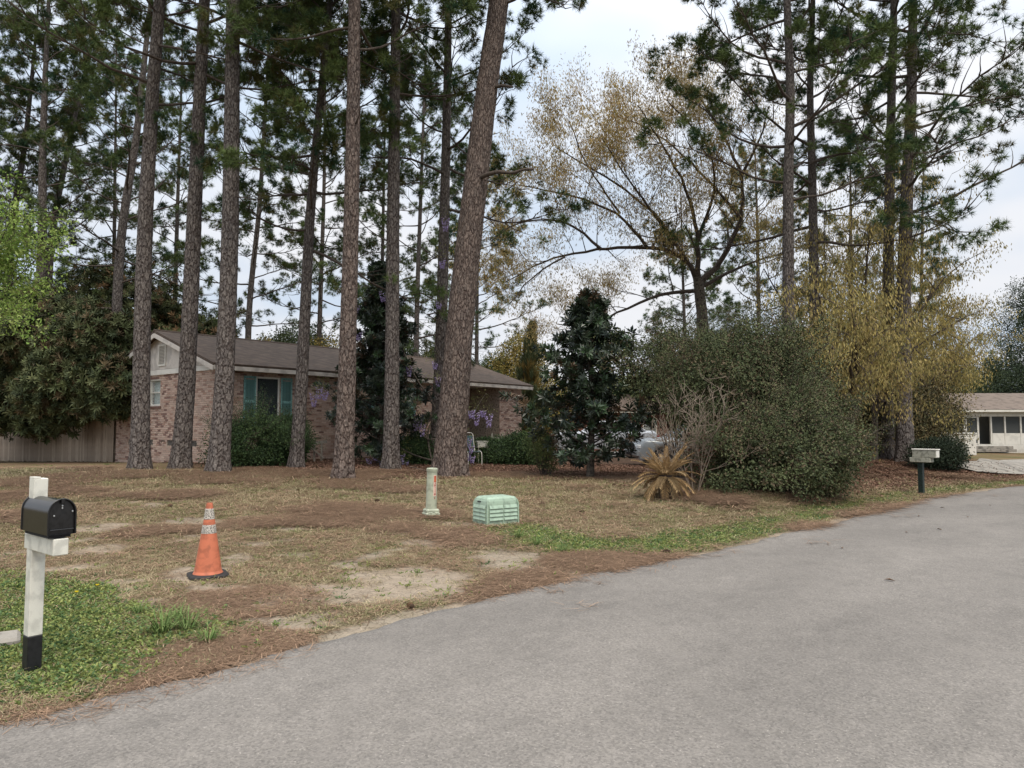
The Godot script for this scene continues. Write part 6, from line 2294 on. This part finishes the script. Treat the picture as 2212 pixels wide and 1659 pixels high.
func make_wisteria() -> void:
	rng.seed = 811
	var foot := gp(958, 1006)
	var root := thing("wisteria_vine", "wisteria with hanging lilac flower clusters climbing the pines and magnolia", "vine", foot)
	var D := -foot.z
	# woody stems winding up the dark pine and across to the magnolia
	for q in [[[935, 1005], [925, 930], [960, 860], [938, 790], [972, 700], [945, 600], [965, 480], [955, 330]], [[975, 1005], [960, 950], [915, 940], [965, 820], [940, 740], [960, 640]], [[960, 1000], [900, 985], [850, 960], [800, 940], [760, 900], [720, 860], [692, 830]], [[980, 960], [1005, 930], [1030, 880], [1050, 850]], [[940, 880], [890, 800], [850, 700], [828, 620]]]:
		var c := PackedVector3Array()
		for p in q:
			c.append(pt(p[0], p[1], D - 0.28 + rng.randf_range(-0.2, 0.1)) - foot)
		var line := smooth_line(c, 0.15)
		var rad := PackedFloat32Array()
		for i in line.size():
			rad.append(lerpf(0.028, 0.01, float(i) / line.size()))
		var g := Geo.new()
		g.tube(line, rad, 6)
		part("stem", g, M.oak_bark, root)
	var kinds := [raceme_mesh(0.24), raceme_mesh(0.32), raceme_mesh(0.2)]
	var spots := [[690, 835], [678, 848], [702, 842], [905, 895], [912, 915], [898, 905], [1018, 885], [1030, 890], [1044, 886], [1056, 892], [1012, 945], [1018, 962], [1010, 975], [798, 990], [812, 975], [826, 995], [866, 980], [874, 995], [940, 780], [946, 815], [828, 630], [775, 715], [884, 790], [1016, 690], [770, 660], [955, 560], [962, 470], [948, 650], [1020, 985], [852, 985]]
	var leaves := []
	for s in spots:
		var o := MeshInstance3D.new()
		o.mesh = kinds[rng.randi() % 3]
		o.material_override = M.petal
		o.name = "flower_cluster"
		root.add_child(o, true)
		o.position = pt(s[0], s[1], D - 0.45 + rng.randf_range(-0.25, 0.15)) - foot
		o.rotation.y = rng.randf() * TAU
		o.scale = Vector3.ONE * rng.randf_range(1.0, 1.4)
		for k in 2:
			leaves.append([o.position + v_rand(0.25) + Vector3.UP * 0.12, Vector3.UP])
	for s in [[1030, 860], [1045, 845], [880, 860], [930, 700], [930, 900], [900, 950], [1015, 1000], [820, 970], [920, 760]]:
		leaves.append([pt(s[0], s[1], D - 0.4) - foot, Vector3.UP])
	leaf_out(root, "leaves", leaves, spray.broad, M.leaf_soft, 2, 0.12, 0.6, [Color(0.2, 0.22, 0.07), Color(0.15, 0.19, 0.06), Color(0.24, 0.24, 0.09)])

func make_porch_things() -> void:
	# the bench frame lying by the front wall
	var p0 := pt(590, 985, 22.3)
	var root := thing("bench_frame", "weathered grey wooden bench frame leaning by the brick front wall", "bench", on_land(p0.x, p0.z))
	var b := root.position
	var g := Geo.new()
	var a := pt(588, 972, 21.9) - b
	var z := pt(706, 954, 23.6) - b
	g.box(Transform3D(Basis.looking_at(z - a, Vector3.UP), (a + z) * 0.5), Vector3(0.05, 0.09, a.distance_to(z)), Color.WHITE, 0.006)
	part("rail", g, M.old_wood, root)
	for f in [0.06, 0.2, 0.5, 0.58, 0.76, 0.9]:
		var q := a.lerp(z, f)
		var ground := land(b.x + q.x, b.z + q.z) - b.y
		g = Geo.new()
		g.box(Transform3D(Basis(), Vector3(q.x, (q.y + ground) * 0.5 - 0.04, q.z)), Vector3(0.06, q.y - ground + 0.02, 0.05), Color.WHITE, 0.006)
		part("leg", g, M.old_wood, root)
	g = Geo.new()
	var lo := pt(700, 990, 23.3) - b
	g.box(Transform3D(Basis.looking_at(lo - a.lerp(z, 0.62), Vector3.UP), (lo + a.lerp(z, 0.62)) * 0.5), Vector3(0.04, 0.05, lo.distance_to(a.lerp(z, 0.62))), Color.WHITE, 0.005)
	part("brace", g, M.old_wood, root)
	# lawn chair frame of white tube
	var c := on_land(pt(1018, 960, 23.2).x, -23.2)
	root = thing("lawn_chair", "white tubular metal lawn chair before the porch", "chair", c, 0.5)
	for s in [-0.24, 0.24]:
		g = Geo.new()
		g.tube(smooth_line(PackedVector3Array([Vector3(s, 0, 0.3), Vector3(s, 0.42, 0.26), Vector3(s, 0.44, 0.0), Vector3(s, 0.42, -0.22), Vector3(s * 0.96, 0.95, -0.36)]), 0.08), _flat(0.014, smooth_line(PackedVector3Array([Vector3(s, 0, 0.3), Vector3(s, 0.42, 0.26), Vector3(s, 0.44, 0.0), Vector3(s, 0.42, -0.22), Vector3(s * 0.96, 0.95, -0.36)]), 0.08).size()), 8)
		g.tube(PackedVector3Array([Vector3(s, 0.42, -0.2), Vector3(s, 0, -0.34)]), PackedFloat32Array([0.014, 0.014]), 8)
		part("leg_frame", g, M.white, root)
	g = Geo.new()
	g.tube(smooth_line(PackedVector3Array([Vector3(-0.23, 0.95, -0.36), Vector3(-0.2, 1.03, -0.38), Vector3(0.2, 1.03, -0.38), Vector3(0.23, 0.95, -0.36)]), 0.05), _flat(0.014, smooth_line(PackedVector3Array([Vector3(-0.23, 0.95, -0.36), Vector3(-0.2, 1.03, -0.38), Vector3(0.2, 1.03, -0.38), Vector3(0.23, 0.95, -0.36)]), 0.05).size()), 8)
	part("back_rail", g, M.white, root)
	g = Geo.new()
	g.box(Transform3D(Basis(), Vector3(0, 0.43, 0.02)), Vector3(0.46, 0.02, 0.46), Color.WHITE, 0.008)
	part("seat", g, M.teal_dark, root)
	g = Geo.new()
	g.box(Transform3D(Basis(Vector3.RIGHT, -0.26), Vector3(0, 0.76, -0.31)), Vector3(0.44, 0.4, 0.015), Color.WHITE, 0.006)
	part("backrest", g, M.teal_dark, root)
	# plant stand holding a white planter
	c = on_land(pt(1041, 960, 24.0).x, -24.0)
	root = thing("plant_stand", "pale green wooden plant stand before the porch", "plant stand", c, 0.3)
	for s in [-1.0, 1.0]:
		for e in [-1.0, 1.0]:
			g = Geo.new()
			g.box(Transform3D(Basis(), Vector3(s * 0.15, 0.26, e * 0.12)), Vector3(0.035, 0.56, 0.035), Color.WHITE, 0.004)
			part("leg", g, M.old_pale, root)
	g = Geo.new()
	g.box(Transform3D(Basis(), Vector3(0, 0.555, 0)), Vector3(0.4, 0.025, 0.32), Color.WHITE, 0.005)
	part("shelf", g, M.old_pale, root)
	var pl := thing("planter_box", "white plastic planter on the pale green plant stand", "planter", c + Vector3(0, 0.568, 0), 0.3)
	g = Geo.new()
	for i in 1:
		var t := [Vector2(0.15, 0.09), Vector2(0.19, 0.12)]
		var cc := Vector3(0, 0.1, 0)
		var q := []
		for y in 2:
			for sg in [Vector2(-1, -1), Vector2(1, -1), Vector2(1, 1), Vector2(-1, 1)]:
				q.append(Vector3(sg.x * t[y].x, 0.19 * y, sg.y * t[y].y))
		for k in 4:
			g.quad_out(cc, q[k], q[4 + k], q[4 + (k + 1) % 4], q[(k + 1) % 4])
		g.quad_out(cc, q[0], q[1], q[2], q[3])
		g.box(Transform3D(Basis(), Vector3(0, 0.185, 0)), Vector3(0.41, 0.02, 0.27), Color.WHITE, 0.006)
	part("tub", g, M.white, pl)
	g = Geo.new()
	for k in 60:
		var d := Vector3(rng.randf_range(-1, 1), rng.randf_range(0.3, 1.4), rng.randf_range(-0.8, 0.8)).normalized()
		g.leaf(Vector3(rng.randf_range(-0.14, 0.14), 0.19, rng.randf_range(-0.08, 0.08)), d, Vector3.UP, 0.2, 0.06, 0.2, 0.2, Color(0.05, 0.08, 0.035))
	part("leaves", g, M.leaf, pl)
	# ladder-back chair
	c = on_land(pt(1060, 960, 24.2).x, -24.2)
	root = thing("wooden_chair", "old pale green ladder-back chair tipped beside the plant stand", "chair", c, -0.5)
	root.rotation = Vector3(0, -0.5, -0.12)
	for s in [-1.0, 1.0]:
		g = Geo.new()
		g.box(Transform3D(Basis(Vector3.RIGHT, -0.08), Vector3(s * 0.2, 0.5, -0.2)), Vector3(0.035, 1.02, 0.035), Color.WHITE, 0.004)
		part("back_post", g, M.old_pale, root)
		g = Geo.new()
		g.box(Transform3D(Basis(), Vector3(s * 0.2, 0.22, 0.2)), Vector3(0.035, 0.46, 0.035), Color.WHITE, 0.004)
		part("leg", g, M.old_pale, root)
	for y in [0.58, 0.72, 0.86]:
		g = Geo.new()
		g.box(Transform3D(Basis(), Vector3(0, y, -0.19 - y * 0.03)), Vector3(0.37, 0.05, 0.015), Color.WHITE, 0.004)
		part("slat", g, M.old_pale, root)
	g = Geo.new()
	g.box(Transform3D(Basis(), Vector3(0, 0.45, 0.0)), Vector3(0.44, 0.03, 0.44), Color.WHITE, 0.008)
	part("seat", g, M.old_pale, root)

func _flat(r: float, n: int) -> PackedFloat32Array:
	var a := PackedFloat32Array()
	a.resize(n)
	a.fill(r)
	return a

func make_small_things() -> void:
	rng.seed = 831
	# pine cones
	var g := Geo.new()
	g.lathe(Transform3D(), [Vector2(0, 0), Vector2(0.018, 0.008), Vector2(0.022, 0.04), Vector2(0.012, 0.085), Vector2(0, 0.095)], 10, Color(0.06, 0.04, 0.028))
	for k in 70:
		var f := k / 70.0
		var az := k * 2.4
		var r := 0.03 * sin(PI * (0.15 + 0.8 * f)) + 0.004
		var d := Vector3(cos(az), 0.35, sin(az)).normalized()
		g.leaf(Vector3(0, 0.006 + f * 0.085, 0), d, Vector3.UP, r * 1.15, 0.016, 0.1, 0.0, Color(0.16, 0.1, 0.06) * rng.randf_range(0.6, 1.2))
	var cone := g.mesh()
	for q in [[893, 1320], [1448, 1197], [1330, 1050], [640, 1062], [372, 1098], [1165, 1090], [2050, 1088], [1990, 1112], [2148, 1068], [268, 1050], [820, 1085], [165, 1035], [575, 1045], [1250, 1110], [705, 1050], [345, 1035]]:
		var o := part("pine_cone", cone, M.dry, self)
		var p := gp(q[0], q[1])
		o.position = p + Vector3(0, 0.03, 0)
		o.rotation = Vector3(PI * 0.5, q[0] * 1.7, 0)
		o.scale = Vector3.ONE * rng.randf_range(0.9, 1.25)
		tag(o, "brown open pine cone lying on the ground", "pine cone", "pine cones scattered over the yard and verge")
	# fallen sticks
	for q in [[[880, 1008], [925, 1020], 0.015], [[430, 1128], [380, 1138], 0.008], [[520, 1118], [600, 1126], 0.008], [[1000, 1055], [1060, 1048], 0.008]]:
		var a := gp(q[0][0], q[0][1]) + Vector3(0, 0.012, 0)
		var b := gp(q[1][0], q[1][1]) + Vector3(0, 0.012, 0)
		g = Geo.new()
		var m := (a + b) * 0.5
		var l := smooth_line(PackedVector3Array([a - m, v_rand(0.03), b - m]), 0.1)
		g.tube(l, _flat(q[2], l.size()), 6)
		var o := part("fallen_stick", g, M.pale_twig, self)
		o.position = m
		tag(o, "thin fallen branch lying on the yard's straw and needles", "stick", "fallen sticks in the yard")
	# two dandelions by the mailbox
	for q in [[211, 1257], [166, 1272]]:
		var foot := gp(q[0] - 8, q[1] + 62)
		var t := thing("dandelion", "yellow dandelion flower on a thin stalk beside the mailbox post", "flower", foot, 0.0, "dandelions by the mailbox")
		g = Geo.new()
		var hh := 0.19
		g.tube(smooth_line(PackedVector3Array([Vector3.ZERO, Vector3(0.012, hh * 0.5, 0), Vector3(0.02, hh, 0)]), 0.04), _flat(0.0022, smooth_line(PackedVector3Array([Vector3.ZERO, Vector3(0.012, hh * 0.5, 0), Vector3(0.02, hh, 0)]), 0.04).size()), 5, Color(0.12, 0.16, 0.06))
		part("stalk", g, M.leaf, t)
		g = Geo.new()
		for k in 26:
			var d := Vector3(cos(k * 2.4), 0.25 + 0.03 * k, sin(k * 2.4)).normalized()
			g.leaf(Vector3(0.02, hh, 0), d, Vector3.UP, 0.02, 0.006, 0.1, 0.0, Color(0.75, 0.6, 0.02))
		part("flower_head", g, M.petal, t)
	# concrete edging beside the mailbox
	var e0 := gp(-60, 1402)
	var e1 := gp(44, 1388)
	var dd := (e1 - e0).normalized()
	g = Geo.new()
	g.box(Transform3D(Basis(dd, Vector3.UP, dd.cross(Vector3.UP)), (e0 + e1) * 0.5 + Vector3(0, 0.0, 0)), Vector3(e0.distance_to(e1), 0.12, 0.26), Color.WHITE, 0.02)
	var kb := part("concrete_edging", g, M.concrete, self)
	tag(kb, "pale concrete edging slab lying in the weeds behind the mailbox post", "edging")
	# concrete drive to the white house, laid on the land
	var st := SurfaceTool.new()
	st.begin(Mesh.PRIMITIVE_TRIANGLES)
	var far_side := [[2066, 1003], [2110, 999], [2160, 996], [2212, 994], [2300, 992]]
	var near_side := [[2072, 1012], [2110, 1022], [2160, 1026], [2212, 1028], [2300, 1030]]
	var pts := []
	for k in 5:
		pts.append([gp(far_side[k][0], far_side[k][1]), gp(near_side[k][0], near_side[k][1])])
	for k in 48:
		for j in 30:
			for q in [[k, j], [k + 1, j], [k + 1, j + 1], [k, j], [k + 1, j + 1], [k, j + 1]]:
				var u: float = minf(q[0] / 12.0, 3.9999)
				var p: Vector3 = pts[int(u)][0].lerp(pts[int(u) + 1][0], u - int(u)).lerp(pts[int(u)][1].lerp(pts[int(u) + 1][1], u - int(u)), q[1] / 30.0)
				st.set_uv(Vector2(p.x, p.z))
				st.add_vertex(Vector3(p.x, land(p.x, p.z) + 0.05, p.z))
	st.index()
	st.generate_normals()
	var dr := part("driveway", st.commit(), M.concrete, self)
	tag(dr, "", "", "", "structure")
	# drive under the parked cars
	st = SurfaceTool.new()
	st.begin(Mesh.PRIMITIVE_TRIANGLES)
	for i in 14:
		for j in 8:
			for q in [[i, j], [i + 1, j], [i + 1, j + 1], [i, j], [i + 1, j + 1], [i, j + 1]]:
				var x: float = -1.0 + q[0] * 1.0
				var z: float = -36.0 + q[1] * 0.55
				st.set_uv(Vector2(x, z))
				st.add_vertex(Vector3(x, land(x, z) + 0.025, z))
	st.index()
	st.generate_normals()
	dr = part("driveway", st.commit(), M.concrete, self)
	tag(dr, "", "", "", "structure")

func make_sky() -> Sky:
	# a bright broken overcast: thin cloud with soft blue-grey breaks, a little brighter overhead as overcast skies are
	var w := 1024
	var h := 512
	var im := Image.create(w, h, false, Image.FORMAT_RGBF)
	var a := noise(0.9, 5, 301)
	var b := noise(2.6, 4, 302)
	for j in h:
		var el := (0.5 - (j + 0.5) / h) * PI
		var s := sin(el)
		for i in w:
			var az := (i + 0.5) / w * TAU
			if s < 0.0:
				im.set_pixel(i, j, Color(0.32, 0.3, 0.26))
				continue
			# clouds lie in a layer, so they flatten towards the horizon
			var k := 1.0 / (s + 0.22)
			var p := Vector3(cos(az) * cos(el) * k, 0.4, sin(az) * cos(el) * k)
			var c := a.get_noise_3dv(p) * 0.75 + b.get_noise_3dv(p) * 0.3
			var t := smoothstep(-0.38, 0.34, c)
			var l := SKY_LOW + SKY_RISE * s * s * s
			var blue := Color(0.74, 0.86, 1.02)
			var white := Color(1.04, 1.05, 1.09)
			var grey := Color(0.8, 0.84, 0.92)
			var col := blue.lerp(white, t).lerp(grey, smoothstep(0.25, 0.6, c) * 0.6)
			im.set_pixel(i, j, Color(col.r * l, col.g * l, col.b * l))
	var m := PanoramaSkyMaterial.new()
	m.panorama = ImageTexture.create_from_image(im)
	var sky := Sky.new()
	sky.sky_material = m
	return sky

const SKY_LOW := 0.53
const SKY_RISE := 1.25

func _ready() -> void:
	var cam := Camera3D.new()
	cam.name = "camera"
	cam.position = Vector3(0, EYE, 0)
	cam.basis = cam_basis
	cam.fov = rad_to_deg(2.0 * atan(829.5 / FOCAL))
	cam.near = 0.05
	cam.far = 900.0
	add_child(cam)
	cam.current = true
	var env := Environment.new()
	env.background_mode = Environment.BG_SKY
	env.sky = make_sky()
	env.tonemap_mode = Environment.TONE_MAPPER_LINEAR
	env.tonemap_exposure = 1.62
	env.sdfgi_enabled = true
	env.ssao_enabled = true
	env.ssil_enabled = true
	var we := WorldEnvironment.new()
	we.name = "world"
	we.environment = env
	add_child(we)
	var sun := DirectionalLight3D.new()
	sun.name = "sun"
	sun.light_energy = 0.5
	sun.light_angular_distance = 25.0
	sun.light_color = Color(1.0, 0.95, 0.88)
	sun.shadow_enabled = true
	sun.rotation_degrees = Vector3(-58, 25, 0)
	add_child(sun)

	n_big = noise(0.004, 3, 1)
	n_mid = noise(0.012, 3, 2)
	n_fine = noise(0.03, 3, 3)
	make_materials()
	M.fence_pale = wood_material(Color(0.35, 0.28, 0.21), 24)
	M.post_white = mottled(plain(0.7, 0.7, 0.64, 0.55), 0.8, 0.1, 0.02, 25)
	M.old_pale = mottled(plain(0.38, 0.38, 0.32, 0.8), 0.6, 0.2, 0.02, 26)
	M.teal_dark = plain(0.03, 0.07, 0.08, 0.7)
	M.tyre = plain(0.025, 0.025, 0.026, 0.85)
	M.silver = plain(0.3, 0.325, 0.34, 0.32, 0.3)
	M.silver.clearcoat_enabled = true
	M.silver.clearcoat = 0.6
	M.car_white = plain(0.7, 0.7, 0.7, 0.3)
	M.car_glass = plain(0.03, 0.035, 0.04, 0.06)
	var bm := plain(0.62, 0.58, 0.53, 0.5)
	M.band = mottled(bm, 0.16, 0.75, 0.035, 27)
	print("materials ", Time.get_ticks_msec())

	make_ground()
	print("ground ", Time.get_ticks_msec())
	make_sprays()
	make_brick_house()
	make_fence()
	make_white_house()
	make_far_house()
	print("houses ", Time.get_ticks_msec())
	make_pines()
	print("pines ", Time.get_ticks_msec())
	make_oak()
	make_yellow_trees()
	make_magnolia("tall dark glossy magnolia against the brick house front, behind the middle pines", on_land(pt(820, 960, 22.6).x, -22.6), 6.3, 2.3, 451, 0.25)
	var f := gp(1275, 1032)
	make_magnolia("conical glossy magnolia standing alone between the porch and shrub mass", f, f.y + 4.6, 2.5, 452, 0.3)
	make_shrubs()
	make_bare_shrub()
	make_background()
	print("trees ", Time.get_ticks_msec())
	make_mailbox()
	make_far_mailbox()
	make_cone()
	make_pedestal()
	make_vent_box()
	var c1 := Vector3(6.75, 0, -26.6)
	c1.y = land(c1.x, c1.z) - 0.01
	make_car("parked_car", "silver grey car parked behind the brown sago palm, its nose showing", M.silver, c1, 0.12)
	var c2 := Vector3(4.3, 0, -33.0)
	c2.y = land(c2.x, c2.z) + 0.02
	make_car("parked_car", "white car parked far back, glimpsed through the conical magnolia", M.car_white, c2, 0.05)
	make_sago()
	make_wisteria()
	make_porch_things()
	make_small_things()
	make_litter()
	print("done ", Time.get_ticks_msec())
